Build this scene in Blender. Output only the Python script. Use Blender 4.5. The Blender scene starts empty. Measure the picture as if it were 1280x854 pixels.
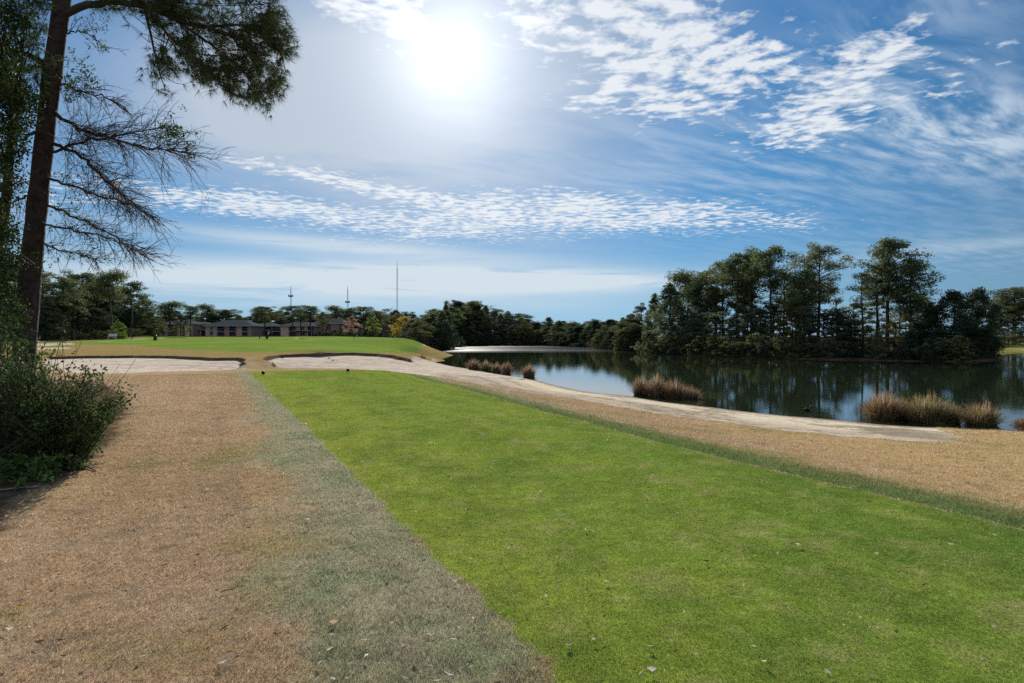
import bpy, math, random
import numpy as np
from mathutils import Vector

random.seed(7)
RNG = np.random.default_rng(7)
R = math.radians
scene = bpy.context.scene
COL = scene.collection

# ------------------------------------------------------------------ camera numbers
F = 853.0          # focal length in photo pixels (1280 wide)
EYE = 1.65
HOR = 422.0
PITCH = math.atan((427.0 - HOR) / F)
CP, SP = math.cos(PITCH), math.sin(PITCH)


def ray(px, py):
    a, b = (px - 640.0), -(py - 427.0)
    return np.array([a, F * CP + b * SP, b * CP - F * SP])


def onz(px, py, z):
    d = ray(px, py)
    t = (z - EYE) / d[2]
    return np.array([d[0] * t, d[1] * t, z])


def ony(px, py, y):
    d = ray(px, py)
    t = y / d[1]
    return np.array([d[0] * t, y, EYE + d[2] * t])


# ------------------------------------------------------------------ numpy noise
_PERM = RNG.random((256, 256))


def vnoise(x, y):
    xi, yi = np.floor(x).astype(np.int64), np.floor(y).astype(np.int64)
    fx, fy = x - xi, y - yi
    fx, fy = fx * fx * (3 - 2 * fx), fy * fy * (3 - 2 * fy)
    a = _PERM[xi & 255, yi & 255]
    b = _PERM[(xi + 1) & 255, yi & 255]
    c = _PERM[xi & 255, (yi + 1) & 255]
    d = _PERM[(xi + 1) & 255, (yi + 1) & 255]
    return (a * (1 - fx) + b * fx) * (1 - fy) + (c * (1 - fx) + d * fx) * fy


def fbm(x, y, o=4):
    s, a, t = 0, 1.0, 0
    for k in range(o):
        s = s + a * vnoise(x * 2 ** k + 17.3 * k, y * 2 ** k + 9.1 * k)
        t += a
        a *= .55
    return s / t


def sstep(a, b, x):
    t = np.clip((x - a) / (b - a), 0, 1)
    return t * t * (3 - 2 * t)


# ------------------------------------------------------------------ mesh helpers
def link(o, parent=None):
    COL.objects.link(o)
    if parent is not None:
        o.parent = parent
    return o


def raw_mesh(name, V, faces, cols=None, smooth=False):
    """faces: list of int arrays (n,3) or (n,4)."""
    me = bpy.data.meshes.new(name)
    V = np.asarray(V, np.float32)
    faces = [np.asarray(f, np.int32) for f in faces if len(f)]
    loops = np.concatenate([f.ravel() for f in faces]) if faces else np.zeros(0, np.int32)
    sizes = np.concatenate([np.full(len(f), f.shape[1], np.int32) for f in faces]) if faces else np.zeros(0, np.int32)
    starts = np.concatenate([[0], np.cumsum(sizes)[:-1]]).astype(np.int32) if len(sizes) else sizes
    me.vertices.add(len(V))
    me.vertices.foreach_set('co', V.ravel())
    me.loops.add(len(loops))
    me.loops.foreach_set('vertex_index', loops)
    me.polygons.add(len(sizes))
    me.polygons.foreach_set('loop_start', starts)
    me.polygons.foreach_set('use_smooth', np.full(len(sizes), bool(smooth)))
    if cols is not None:
        at = me.color_attributes.new('col', 'FLOAT_COLOR', 'POINT')
        c4 = np.ones((len(V), 4), np.float32)
        c4[:, :3] = cols
        at.data.foreach_set('color', c4.ravel())
    me.update(calc_edges=True)
    return me


class MB:
    """collects tubes, boxes, cards and builds them as one mesh object"""

    def __init__(self):
        self.v, self.q, self.t, self.c, self.n = [], [], [], [], 0

    def add(self, V, quads=None, tris=None, col=(1, 1, 1)):
        V = np.asarray(V, float).reshape(-1, 3)
        if quads is not None and len(quads):
            self.q.append(np.asarray(quads, int) + self.n)
        if tris is not None and len(tris):
            self.t.append(np.asarray(tris, int) + self.n)
        c = np.asarray(col, float)
        if c.ndim == 1:
            c = np.tile(c, (len(V), 1))
        self.v.append(V)
        self.c.append(c)
        self.n += len(V)

    def tube(self, pts, rad, k=6, col=(1, 1, 1), cap=False):
        pts = np.asarray(pts, float)
        rad = np.broadcast_to(np.asarray(rad, float), (len(pts),))
        T = np.gradient(pts, axis=0)
        T /= np.linalg.norm(T, axis=1)[:, None] + 1e-9
        up = np.array([0, 0, 1.0])
        if abs(T[0] @ up) > .9:
            up = np.array([0, 1.0, 0])
        A = np.cross(T, up)
        A /= np.linalg.norm(A, axis=1)[:, None] + 1e-9
        B = np.cross(T, A)
        an = np.arange(k) * 2 * math.pi / k
        V = pts[:, None] + rad[:, None, None] * (A[:, None] * np.cos(an)[None, :, None] + B[:, None] * np.sin(an)[None, :, None])
        n = len(pts)
        i = np.arange(n - 1)[:, None] * k
        j = np.arange(k)[None]
        j2 = (j + 1) % k
        Q = np.stack([i + j, i + j2, i + k + j2, i + k + j], -1).reshape(-1, 4)
        Vf = V.reshape(-1, 3)
        tris = None
        if cap:
            Vf = np.vstack([Vf, pts[0], pts[-1]])
            a, b = n * k, n * k + 1
            jj = np.arange(k)
            tris = np.vstack([np.stack([np.full(k, a), (jj + 1) % k, jj], 1), np.stack([np.full(k, b), (n - 1) * k + jj, (n - 1) * k + (jj + 1) % k], 1)])
        self.add(Vf, Q, tris, col)

    def box(self, lo, hi, col=(1, 1, 1)):
        x0, y0, z0 = lo
        x1, y1, z1 = hi
        V = [(x0, y0, z0), (x1, y0, z0), (x1, y1, z0), (x0, y1, z0), (x0, y0, z1), (x1, y0, z1), (x1, y1, z1), (x0, y1, z1)]
        Q = [(0, 3, 2, 1), (4, 5, 6, 7), (0, 1, 5, 4), (1, 2, 6, 5), (2, 3, 7, 6), (3, 0, 4, 7)]
        self.add(V, Q, None, col)

    def ball(self, c, r, nu=14, nv=9, col=(1, 1, 1)):
        c = np.asarray(c, float)
        r = np.broadcast_to(np.asarray(r, float), (3,))
        th = np.linspace(0, math.pi, nv)
        ph = np.arange(nu) * 2 * math.pi / nu
        V = np.stack([np.outer(np.sin(th), np.cos(ph)), np.outer(np.sin(th), np.sin(ph)), np.outer(np.cos(th), np.ones(nu))], -1).reshape(-1, 3) * r + c
        i = np.arange(nv - 1)[:, None] * nu
        j = np.arange(nu)[None]
        Q = np.stack([i + j, i + nu + j, i + nu + (j + 1) % nu, i + (j + 1) % nu], -1).reshape(-1, 4)
        self.add(V, Q, None, col)

    def mesh(self, name, smooth=False):
        V = np.concatenate(self.v)
        C = np.concatenate(self.c)
        fs = []
        if self.q:
            fs.append(np.concatenate(self.q))
        if self.t:
            fs.append(np.concatenate(self.t))
        return raw_mesh(name, V, fs, C, smooth)

    def build(self, name, mat, parent=None, smooth=False):
        me = self.mesh(name, smooth)
        me.materials.append(mat)
        return link(bpy.data.objects.new(name, me), parent)


def tag(o, label=None, cat=None, group=None, kind=None):
    if label:
        o['label'] = label
    if cat:
        o['category'] = cat
    if group:
        o['group'] = group
    if kind:
        o['kind'] = kind
    return o


def empty(name, loc=(0, 0, 0), rz=0.0, s=1.0):
    o = bpy.data.objects.new(name, None)
    o.empty_display_size = .2
    o.location = loc
    o.rotation_euler = (0, 0, rz)
    o.scale = (s, s, s)
    return link(o)


def kids(o):
    return [c for c in COL.objects if c.parent == o]


_KIDS = {}


def copy_tree(o, first_kids):
    c = o.copy()
    COL.objects.link(c)
    for ch in first_kids:
        d = ch.copy()
        COL.objects.link(d)
        d.parent = c
    return c


# ------------------------------------------------------------------ materials
def new_mat(name):
    m = bpy.data.materials.new(name)
    m.use_nodes = True
    nt = m.node_tree
    nt.nodes.clear()
    out = nt.nodes.new('ShaderNodeOutputMaterial')
    return m, nt, out


class NT:
    """tiny node-graph helper"""

    def __init__(self, nt):
        self.nt = nt

    def node(self, typ, **kw):
        n = self.nt.nodes.new(typ)
        for k, v in kw.items():
            setattr(n, k, v)
        return n

    def put(self, sock, v):
        if isinstance(v, bpy.types.NodeSocket):
            self.nt.links.new(v, sock)
        else:
            sock.default_value = v

    def math(self, op, a, b=None, c=None, clamp=False):
        n = self.node('ShaderNodeMath', operation=op, use_clamp=clamp)
        self.put(n.inputs[0], a)
        if b is not None:
            self.put(n.inputs[1], b)
        if c is not None:
            self.put(n.inputs[2], c)
        return n.outputs[0]

    def vmath(self, op, a, b=None, out=0):
        n = self.node('ShaderNodeVectorMath', operation=op)
        self.put(n.inputs[0], a)
        if b is not None:
            self.put(n.inputs[3 if op == 'SCALE' else 1], b)
        return n.outputs[out]

    def noise(self, vec, scale, detail=3.0, rough=.55, out='Fac', dist=0.0):
        n = self.node('ShaderNodeTexNoise')
        self.put(n.inputs['Vector'], vec)
        self.put(n.inputs['Scale'], scale)
        n.inputs['Detail'].default_value = detail
        n.inputs['Roughness'].default_value = rough
        n.inputs['Distortion'].default_value = dist
        return n.outputs[out]

    def rng(self, v, a, b, c=0.0, d=1.0, smooth=True):
        n = self.node('ShaderNodeMapRange', interpolation_type='SMOOTHSTEP' if smooth else 'LINEAR')
        self.put(n.inputs['Value'], v)
        n.inputs['From Min'].default_value = a
        n.inputs['From Max'].default_value = b
        n.inputs['To Min'].default_value = c
        n.inputs['To Max'].default_value = d
        return n.outputs[0]

    def mix(self, fac, a, b, blend='MIX'):
        n = self.node('ShaderNodeMix', data_type='RGBA', blend_type=blend)
        self.put(n.inputs[0], fac)
        self.put(n.inputs[6], a)
        self.put(n.inputs[7], b)
        return n.outputs[2]

    def pos(self):
        return self.node('ShaderNodeNewGeometry').outputs['Position']

    def attr(self, name='col'):
        return self.node('ShaderNodeAttribute', attribute_name=name).outputs['Color']


def grey(v):
    return (v, v, v, 1)


def bsdf(name, base, rough=.8, use_attr=False, noise=None, spec=.3, metallic=0.0, bump=None, translucent=0.0):
    """principled material, base colour times optional vertex colour and optional noise (scale, lo, hi)"""
    m, nt, out = new_mat(name)
    g = NT(nt)
    p = g.node('ShaderNodeBsdfPrincipled')
    c = (*base, 1) if len(base) == 3 else base
    if use_attr:
        c = g.mix(1.0, c, g.attr(), 'MULTIPLY')
    if noise:
        v = g.rng(g.noise(g.node('ShaderNodeTexCoord').outputs['Object'], noise[0], 4.0), .3, .7, noise[1], noise[2], False)
        cc = g.node('ShaderNodeCombineColor')
        for i in range(3):
            g.put(cc.inputs[i], v)
        c = g.mix(1.0, c, cc.outputs[0], 'MULTIPLY')
    g.put(p.inputs['Base Color'], c)
    p.inputs['Roughness'].default_value = rough
    p.inputs['Specular IOR Level'].default_value = spec
    p.inputs['Metallic'].default_value = metallic
    if bump:
        b = g.node('ShaderNodeBump')
        b.inputs['Strength'].default_value = bump[1]
        b.inputs['Distance'].default_value = bump[2]
        g.put(b.inputs['Height'], g.noise(g.node('ShaderNodeTexCoord').outputs['Object'], bump[0], 4.0))
        g.put(p.inputs['Normal'], b.outputs[0])
    sh = p.outputs[0]
    if translucent:
        t = g.node('ShaderNodeBsdfTranslucent')
        g.put(t.inputs['Color'], c)
        mx = g.node('ShaderNodeMixShader')
        mx.inputs[0].default_value = translucent
        nt.links.new(sh, mx.inputs[1])
        nt.links.new(t.outputs[0], mx.inputs[2])
        sh = mx.outputs[0]
    nt.links.new(sh, out.inputs[0])
    return m


M = {}
M['needle_near'] = bsdf('pine_needles_close', (.060, .080, .032), .8, True, spec=.06, translucent=.3)
M['glossy_leaf'] = bsdf('glossy_evergreen_leaves', (.046, .074, .022), .65, True, spec=.08, translucent=.35)
M['bark'] = bsdf('pine_bark', (.055, .043, .039), .9, True, noise=(9, .5, 1.4), bump=(14, .9, .03), spec=.05)
M['twig'] = bsdf('bare_twigs', (.065, .05, .042), .9, True, spec=.05)
M['blade'] = bsdf('grass_blades', (1, 1, 1), .9, True, spec=.0, translucent=.35)
M['reed'] = bsdf('dry_reeds', (1, 1, 1), .8, True, spec=.05, translucent=.35)
M['litter'] = bsdf('fallen_leaf', (1, 1, 1), .9, True, spec=.05, translucent=.3)
M['steel'] = bsdf('galvanised_steel', (.16, .17, .2), .6)
M['black'] = bsdf('black_plastic', (.012, .012, .013), .5, noise=(20, .7, 1.4))

# ------------------------------------------------------------------ terrain control points
LAKE = -1.0
ctrl = []


def cp(px, py, z):
    ctrl.append(tuple(onz(px, py, z)))


def cw(x, y, z):
    ctrl.append((x, y, z))


for a in range(-180, 181, 20):
    for r_ in (.8, 2.2):
        cw(r_ * math.sin(R(a)), r_ * math.cos(R(a)), 0)
for px, py in [(700, 854), (640, 600), (400, 600), (350, 490), (450, 474), (400, 462.5), (312, 465), (500, 467), (600, 495), (720, 525),
               (850, 562), (1000, 600), (1150, 632), (1280, 665), (1420, 700), (100, 640), (200, 520), (0, 700), (0, 854), (1280, 854),
               (-150, 620), (550, 480), (480, 463)]:
    cp(px, py, 0)
for px, py, z in [(250, 469, -.04), (170, 472, -.02), (60, 480, .1), (-150, 490, .15), (-500, 500, .2),
                  # near edge of the bunkers / end of the tee
                  (120, 467, -.25), (200, 464.5, -.35), (280, 462.5, -.45), (340, 461, -.5), (400, 459, -.5), (440, 459.5, -.5),
                  # lower (tee side) edge of the sandy strip
                  (520, 467, -.35), (560, 472, -.42), (600, 480, -.48), (640, 487, -.5), (740, 501, -.52), (820, 515, -.56), (980, 536, -.62),
                  (1080, 545, -.66), (1190, 552, -.68), (1300, 556, -.68), (1450, 570, -.66)]:
    cp(px, py, z)
SHORE = [(524, 453), (540, 453.5), (560, 458), (600, 464), (650, 473), (680, 478.5), (740, 487.5), (790, 492), (830, 500), (900, 508), (980, 517),
         (1060, 523), (1100, 527), (1190, 531), (1280, 534), (1450, 538), (1700, 545)]
for px, py in SHORE:
    cp(px, py, LAKE + .01)
for px, py in [(528, 447), (530, 440), (540, 434), (556, 432.3), (600, 431.9), (680, 432), (745, 433.5), (765, 436), (800, 439), (850, 443),
               (900, 446), (1000, 449), (1100, 451), (1200, 452.5), (1232, 452), (1242, 448), (1230, 444), (1150, 441), (1250, 440.5), (1300, 440.5), (1500, 441)]:
    cp(px, py, LAKE + .01)
# lake bed
for px, py in [(560, 448), (600, 452), (640, 460), (700, 470), (700, 452), (780, 478), (800, 455), (900, 492), (900, 465), (1000, 500), (1000, 470),
               (1100, 510), (1100, 475), (1200, 515), (1200, 470), (1280, 515), (1290, 470), (1500, 500), (1400, 460), (600, 440), (680, 438), (730, 441),
               (570, 437), (545, 444), (543, 448), (547, 439.5), (556, 436), (1260, 450), (1255, 445), (1300, 446), (1500, 450)]:
    cp(px, py, -1.9)
# behind far shore and the island
for px, d in [(560, 242), (620, 240), (700, 240), (745, 205), (770, 180)]:
    cw((px - 640) / F * d, d, .2)
    cw((px - 640) / F * d * 1.25, d * 1.25, 1.0)
for px, d in [(800, 141), (850, 116), (900, 103), (1000, 91.5), (1100, 86), (1195, 82.5)]:
    cw((px - 640) / F * d, d, -.15 if px < 1150 else -.4)
    if px < 1150:
        cw((px - 640) / F * d * 1.15, d * 1.15, .1)
for px, y_ in [(1250, 128), (1300, 128), (1500, 130)]:
    cw((px - 640) / F * y_, y_, -.45)
    cw((px - 640) / F * y_ * 1.3, y_ * 1.3, .6)
# bank between bunkers and putting green, green itself, land behind
for px, py, z in [(60, 446, .1), (160, 445.2, .1), (216, 446, .1), (265, 448.4, .05), (304, 449, .05), (329, 448.2, .05), (347, 444.2, .13), (400, 443, .15),
                  (472, 443, .15), (492, 445, .08), (513, 449.6, -.15)]:
    cp(px, py, z)
for px, py, z in [(60, 440, .38), (160, 438, .45), (216, 438.5, .43), (300, 441, .31), (400, 440.5, .32), (472, 440, .33), (500, 441, .28), (514, 444, .1)]:
    cp(px, py, z)
for px, y_, z in [(60, 95, 1.0), (150, 95, 1.25), (165, 118, 1.75), (120, 118, 1.35), (200, 105, 1.45), (300, 105, 1.5), (400, 105, 1.5), (470, 105, 1.5), (515, 105, 1.3), (517, 78, -.1), (517, 95, .35), (518, 120, .75),
                  (526, 165, .45), (535, 205, -.2)]:
    cw((px - 640) / F * y_, y_, z)
for px in (-400, -150, 50, 150, 250, 350, 450, 520):
    cw((px - 640) / F * 140, 140, 1.72 if px < 500 else 1.1)
    cw((px - 640) / F * 230, 230, 2.0 if px < 500 else 1.2)
for a in range(-90, 91, 15):
    for r_ in (420, 1000, 1400):
        cw(r_ * math.sin(R(a)), r_ * math.cos(R(a)), 2.0)
for a in (-80, -100, -120):
    for r_ in (10, 30, 90):
        cw(r_ * math.sin(R(a)), r_ * math.cos(R(a)), .3)
ctrl = np.array(ctrl)


def lp(x, y):
    r = np.sqrt(x * x + y * y) + 1e-6
    return np.stack([np.arctan2(x, y) * 1.6, np.log(r)], -1)


_C = lp(ctrl[:, 0], ctrl[:, 1])
_K = np.sqrt(((_C[:, None] - _C[None]) ** 2).sum(-1) + .012 ** 2)
_n = len(_C)
_A = np.zeros((_n + 1, _n + 1))
_A[:_n, :_n] = _K + np.eye(_n) * -2e-4
_A[:_n, _n] = 1
_A[_n, :_n] = 1
_W = np.linalg.lstsq(_A, np.r_[ctrl[:, 2], 0], rcond=None)[0]


def poly(pts):
    return np.array([onz(*p)[:2] for p in pts])


def pdist(P, V, closed=True):
    """signed distance (inside positive) of points P (n,2) to polygon V, or unsigned distance to an open polyline"""
    n = len(V)
    d = np.full(len(P), 1e9)
    ins = np.zeros(len(P), bool)
    for i in range(n if closed else n - 1):
        a, b = V[i], V[(i + 1) % n]
        e = b - a
        w = P - a
        t = np.clip((w @ e) / (e @ e + 1e-12), 0, 1)
        d = np.minimum(d, ((w - t[:, None] * e) ** 2).sum(1))
        if closed and a[1] != b[1]:
            c = (a[1] <= P[:, 1]) != (b[1] <= P[:, 1])
            xi = a[0] + (P[:, 1] - a[1]) / (b[1] - a[1]) * e[0]
            ins ^= c & (P[:, 0] < xi)
    d = np.sqrt(d)
    return np.where(ins, d, -d) if closed else d


TEE = poly([(760, 900, 0), (700, 854, 0), (600, 754, 0), (500, 656, 0), (400, 554, 0), (345, 500, 0), (310, 466, 0), (330, 463.4, 0), (400, 461.6, 0), (440, 461.4, 0),
            (480, 462.8, 0), (510, 466, 0), (560, 479, 0), (600, 490, 0), (700, 518, 0), (850, 558, 0), (1000, 594, 0), (1150, 629, 0), (1280, 661, 0), (1500, 715, 0), (1900, 900, 0)])
FRINGE = poly([(700, 854, 0), (560, 960, 0), (430, 960, 0), (415, 854, 0), (385, 740, 0), (362, 660, 0), (335, 560, 0), (312, 500, 0), (296, 466, 0), (330, 461, 0), (420, 520, 0), (640, 760, 0)])
LIP_A = poly([(60, 446.5, .1), (110, 445.6, .1), (160, 445.2, .1), (216, 446, .1), (265, 448.4, .05), (300, 448.8, .05), (304, 452, -.1), (303, 457, -.28)])
BUNK_A = np.vstack([LIP_A, poly([(308, 461.3, -.45), (280, 462.8, -.45), (240, 464, -.4), (200, 464.8, -.35), (165, 466.6, -.3), (120, 467.6, -.25), (80, 465, -.2), (50, 458, -.15)])])
LIP_B = poly([(344, 459.6, -.45), (336, 455, -.3), (329, 448.8, .05), (338, 446, .09), (347, 444.4, .13), (375, 443.4, .15), (400, 443, .15), (440, 442.8, .15), (472, 443, .15), (492, 445.2, .08), (513, 449.8, -.15)])
BUNK_B = np.vstack([LIP_B, poly([(524, 453, LAKE), (540, 453.5, LAKE), (560, 458, LAKE), (600, 464, LAKE), (600, 480, -.48), (560, 472, -.42), (520, 467, -.35), (480, 462.2, -.4), (440, 460, -.5), (400, 459.4, -.5)])])
BEACH = poly([(540, 452, LAKE - .1), (600, 463, LAKE - .1), (650, 471, LAKE - .1), (700, 480, LAKE - .1), (740, 486, LAKE - .1), (790, 491, LAKE - .1), (830, 498, LAKE - .1), (900, 506, LAKE - .1),
              (980, 515, LAKE - .1), (1060, 520.5, LAKE - .1), (1100, 524.5, LAKE - .1), (1165, 530, LAKE), (1192, 541, -.8), (1196, 550, -.7), (1150, 550.5, -.68), (1080, 545, -.66), (980, 536, -.62),
              (900, 526, -.6), (820, 515, -.56), (740, 501, -.52), (640, 487, -.5), (600, 480, -.48), (540, 469, -.4)])
GREEN = poly([(60, 437, .45), (100, 434, .55), (160, 434.5, .55), (216, 437.5, .46), (300, 440.6, .32), (400, 440.2, .33), (472, 440, .34), (490, 438.5, .42), (505, 434, .6)])
GREEN = np.vstack([GREEN, [[(528 - 640) / F * 100, 100], [(536 - 640) / F * 122, 122], [(510 - 640) / F * 138, 138], [(400 - 640) / F * 141, 141], [(250 - 640) / F * 141, 141], [(190 - 640) / F * 120, 120], [(130 - 640) / F * 100, 100], [(60 - 640) / F * 84, 84]]])
MULCH = poly([(-300, 640, 0), (0, 672, 0), (15, 640, 0), (55, 605, 0), (100, 590, 0), (150, 552, 0), (160, 520, 0), (150, 490, 0), (110, 475, 0), (-300, 470, 0.1)])
MUD = poly([(1060, 531, -.85), (1130, 533, -.9), (1192, 541, -.8), (1200, 549, -.7), (1150, 546, -.7), (1090, 541, -.75)])
SPIT = np.array([[(px_ - 640) / F * y_, y_] for px_, y_ in [(531, 100), (532, 125), (541, 175), (552, 215), (562, 232), (533, 232), (521, 190), (517, 150), (521, 125), (525, 108)]])
BUNK_C = np.array([[(200 - 640) / F * 108, 108], [(232 - 640) / F * 108, 108], [(232 - 640) / F * 112, 112], [(214 - 640) / F * 111, 113], [(204 - 640) / F * 112, 112]])
BUNK_D = np.array([[(366 - 640) / F * 102, 102], [(381 - 640) / F * 102, 102], [(386 - 640) / F * 106, 106], [(372 - 640) / F * 107, 107]])
LIP_C, LIP_D = BUNK_C[2:], BUNK_D[2:]
PATHS = [np.array([[(118 - 640) / F * 88, 88], [(147 - 640) / F * 93, 93], [(150 - 640) / F * 95, 95], [(125 - 640) / F * 91, 91]]),
         np.array([[(168 - 640) / F * 100, 100], [(184 - 640) / F * 106, 106], [(184 - 640) / F * 109, 109], [(166 - 640) / F * 103, 103]]),
         np.array([[(40 - 640) / F * 74, 74], [(95 - 640) / F * 78, 78], [(90 - 640) / F * 84, 84], [(40 - 640) / F * 84, 84]]),
         np.array([[(20 - 640) / F * 62, 62], [(90 - 640) / F * 66, 66], [(88 - 640) / F * 69, 69], [(20 - 640) / F * 68, 68]])]
PUDDLE = onz(634, 473.5, -.88)


def height(x, y):
    x, y = np.atleast_1d(np.asarray(x, float)), np.atleast_1d(np.asarray(y, float))
    z = np.empty(len(x))
    for s in range(0, len(x), 40000):
        e = s + 40000
        q = lp(x[s:e], y[s:e])
        d = np.sqrt(((q[:, None] - _C[None]) ** 2).sum(-1) + .012 ** 2)
        z[s:e] = d @ _W[:_n] + _W[_n]
    r = np.hypot(x, y)
    back = sstep(70, 120, np.abs(np.degrees(np.arctan2(x, y))))
    z = z * (1 - back) + back * np.where(r > 30, .4, .05)
    P = np.stack([x, y], 1)
    near = (r > 25) & (r < 130) & (y > 20)
    if near.any():
        Q = P[near] + (fbm(P[near, 0] * .8, P[near, 1] * .8, 3)[:, None] - .5) * .5
        dz = np.zeros(len(Q))
        for B, L, h in ((BUNK_A, LIP_A, .15), (BUNK_B, LIP_B, .16), (BUNK_C, LIP_C, .5), (BUNK_D, LIP_D, .4)):
            ins = pdist(Q, B)
            dl = pdist(Q, L, False)
            dz -= h * sstep(-.05, .28, ins) * np.exp(-np.maximum(dl - .3, 0) / 2.2)
            dz += .07 * np.exp(-(dl / .6) ** 2) * (ins < 0.05)
        z[near] += dz
    td = pdist(P, TEE)
    z = z - .05 * sstep(0.02, -.12, td) * sstep(45, 30, r) * sstep(-1, 1, x - (2.5 - .42 * (y - 4)))
    z = z + .012 * (fbm(x * 1.3, y * 1.3, 3) - .5) * sstep(1, 4, r) + .10 * (fbm(x * .12 + 7, y * .12, 3) - .5) * sstep(5, 40, r)
    pd = np.hypot((x - PUDDLE[0]) / 1.5, (y - PUDDLE[1]))
    z = z - .10 * sstep(.8, .2, pd)
    return z


def gz(x, y):
    return float(height([x], [y])[0])


# palette (albedo)
C_TEE = np.array((.168, .232, .036))
C_TEE_Y = np.array((.225, .262, .042))
C_TEE_D = np.array((.095, .160, .030))
C_FRINGE = np.array((.30, .285, .175))
C_FRINGE_D = np.array((.10, .175, .05))
C_DORM = np.array((.37, .252, .145))
C_DORM_P = np.array((.385, .285, .19))
C_DORM_O = np.array((.30, .215, .11))
C_SAND = np.array((.58, .485, .38))
C_SANDD = np.array((.36, .29, .225))
C_GREEN = np.array((.15, .225, .045))
C_BANK = np.array((.25, .185, .06))
C_MULCH = np.array((.085, .052, .035))
C_MUD = np.array((.21, .175, .12))
C_SOIL = np.array((.045, .036, .022))
C_FARG = np.array((.20, .19, .06))
C_BED = np.array((.06, .05, .03))
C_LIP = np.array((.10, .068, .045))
ZN = ['teeing_ground', 'fringe', 'rough', 'sand', 'putting_green', 'woodland_ground', 'lake_bed']


def mixc(c, d, w):
    return c * (1 - w[:, None]) + d * w[:, None]


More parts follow.
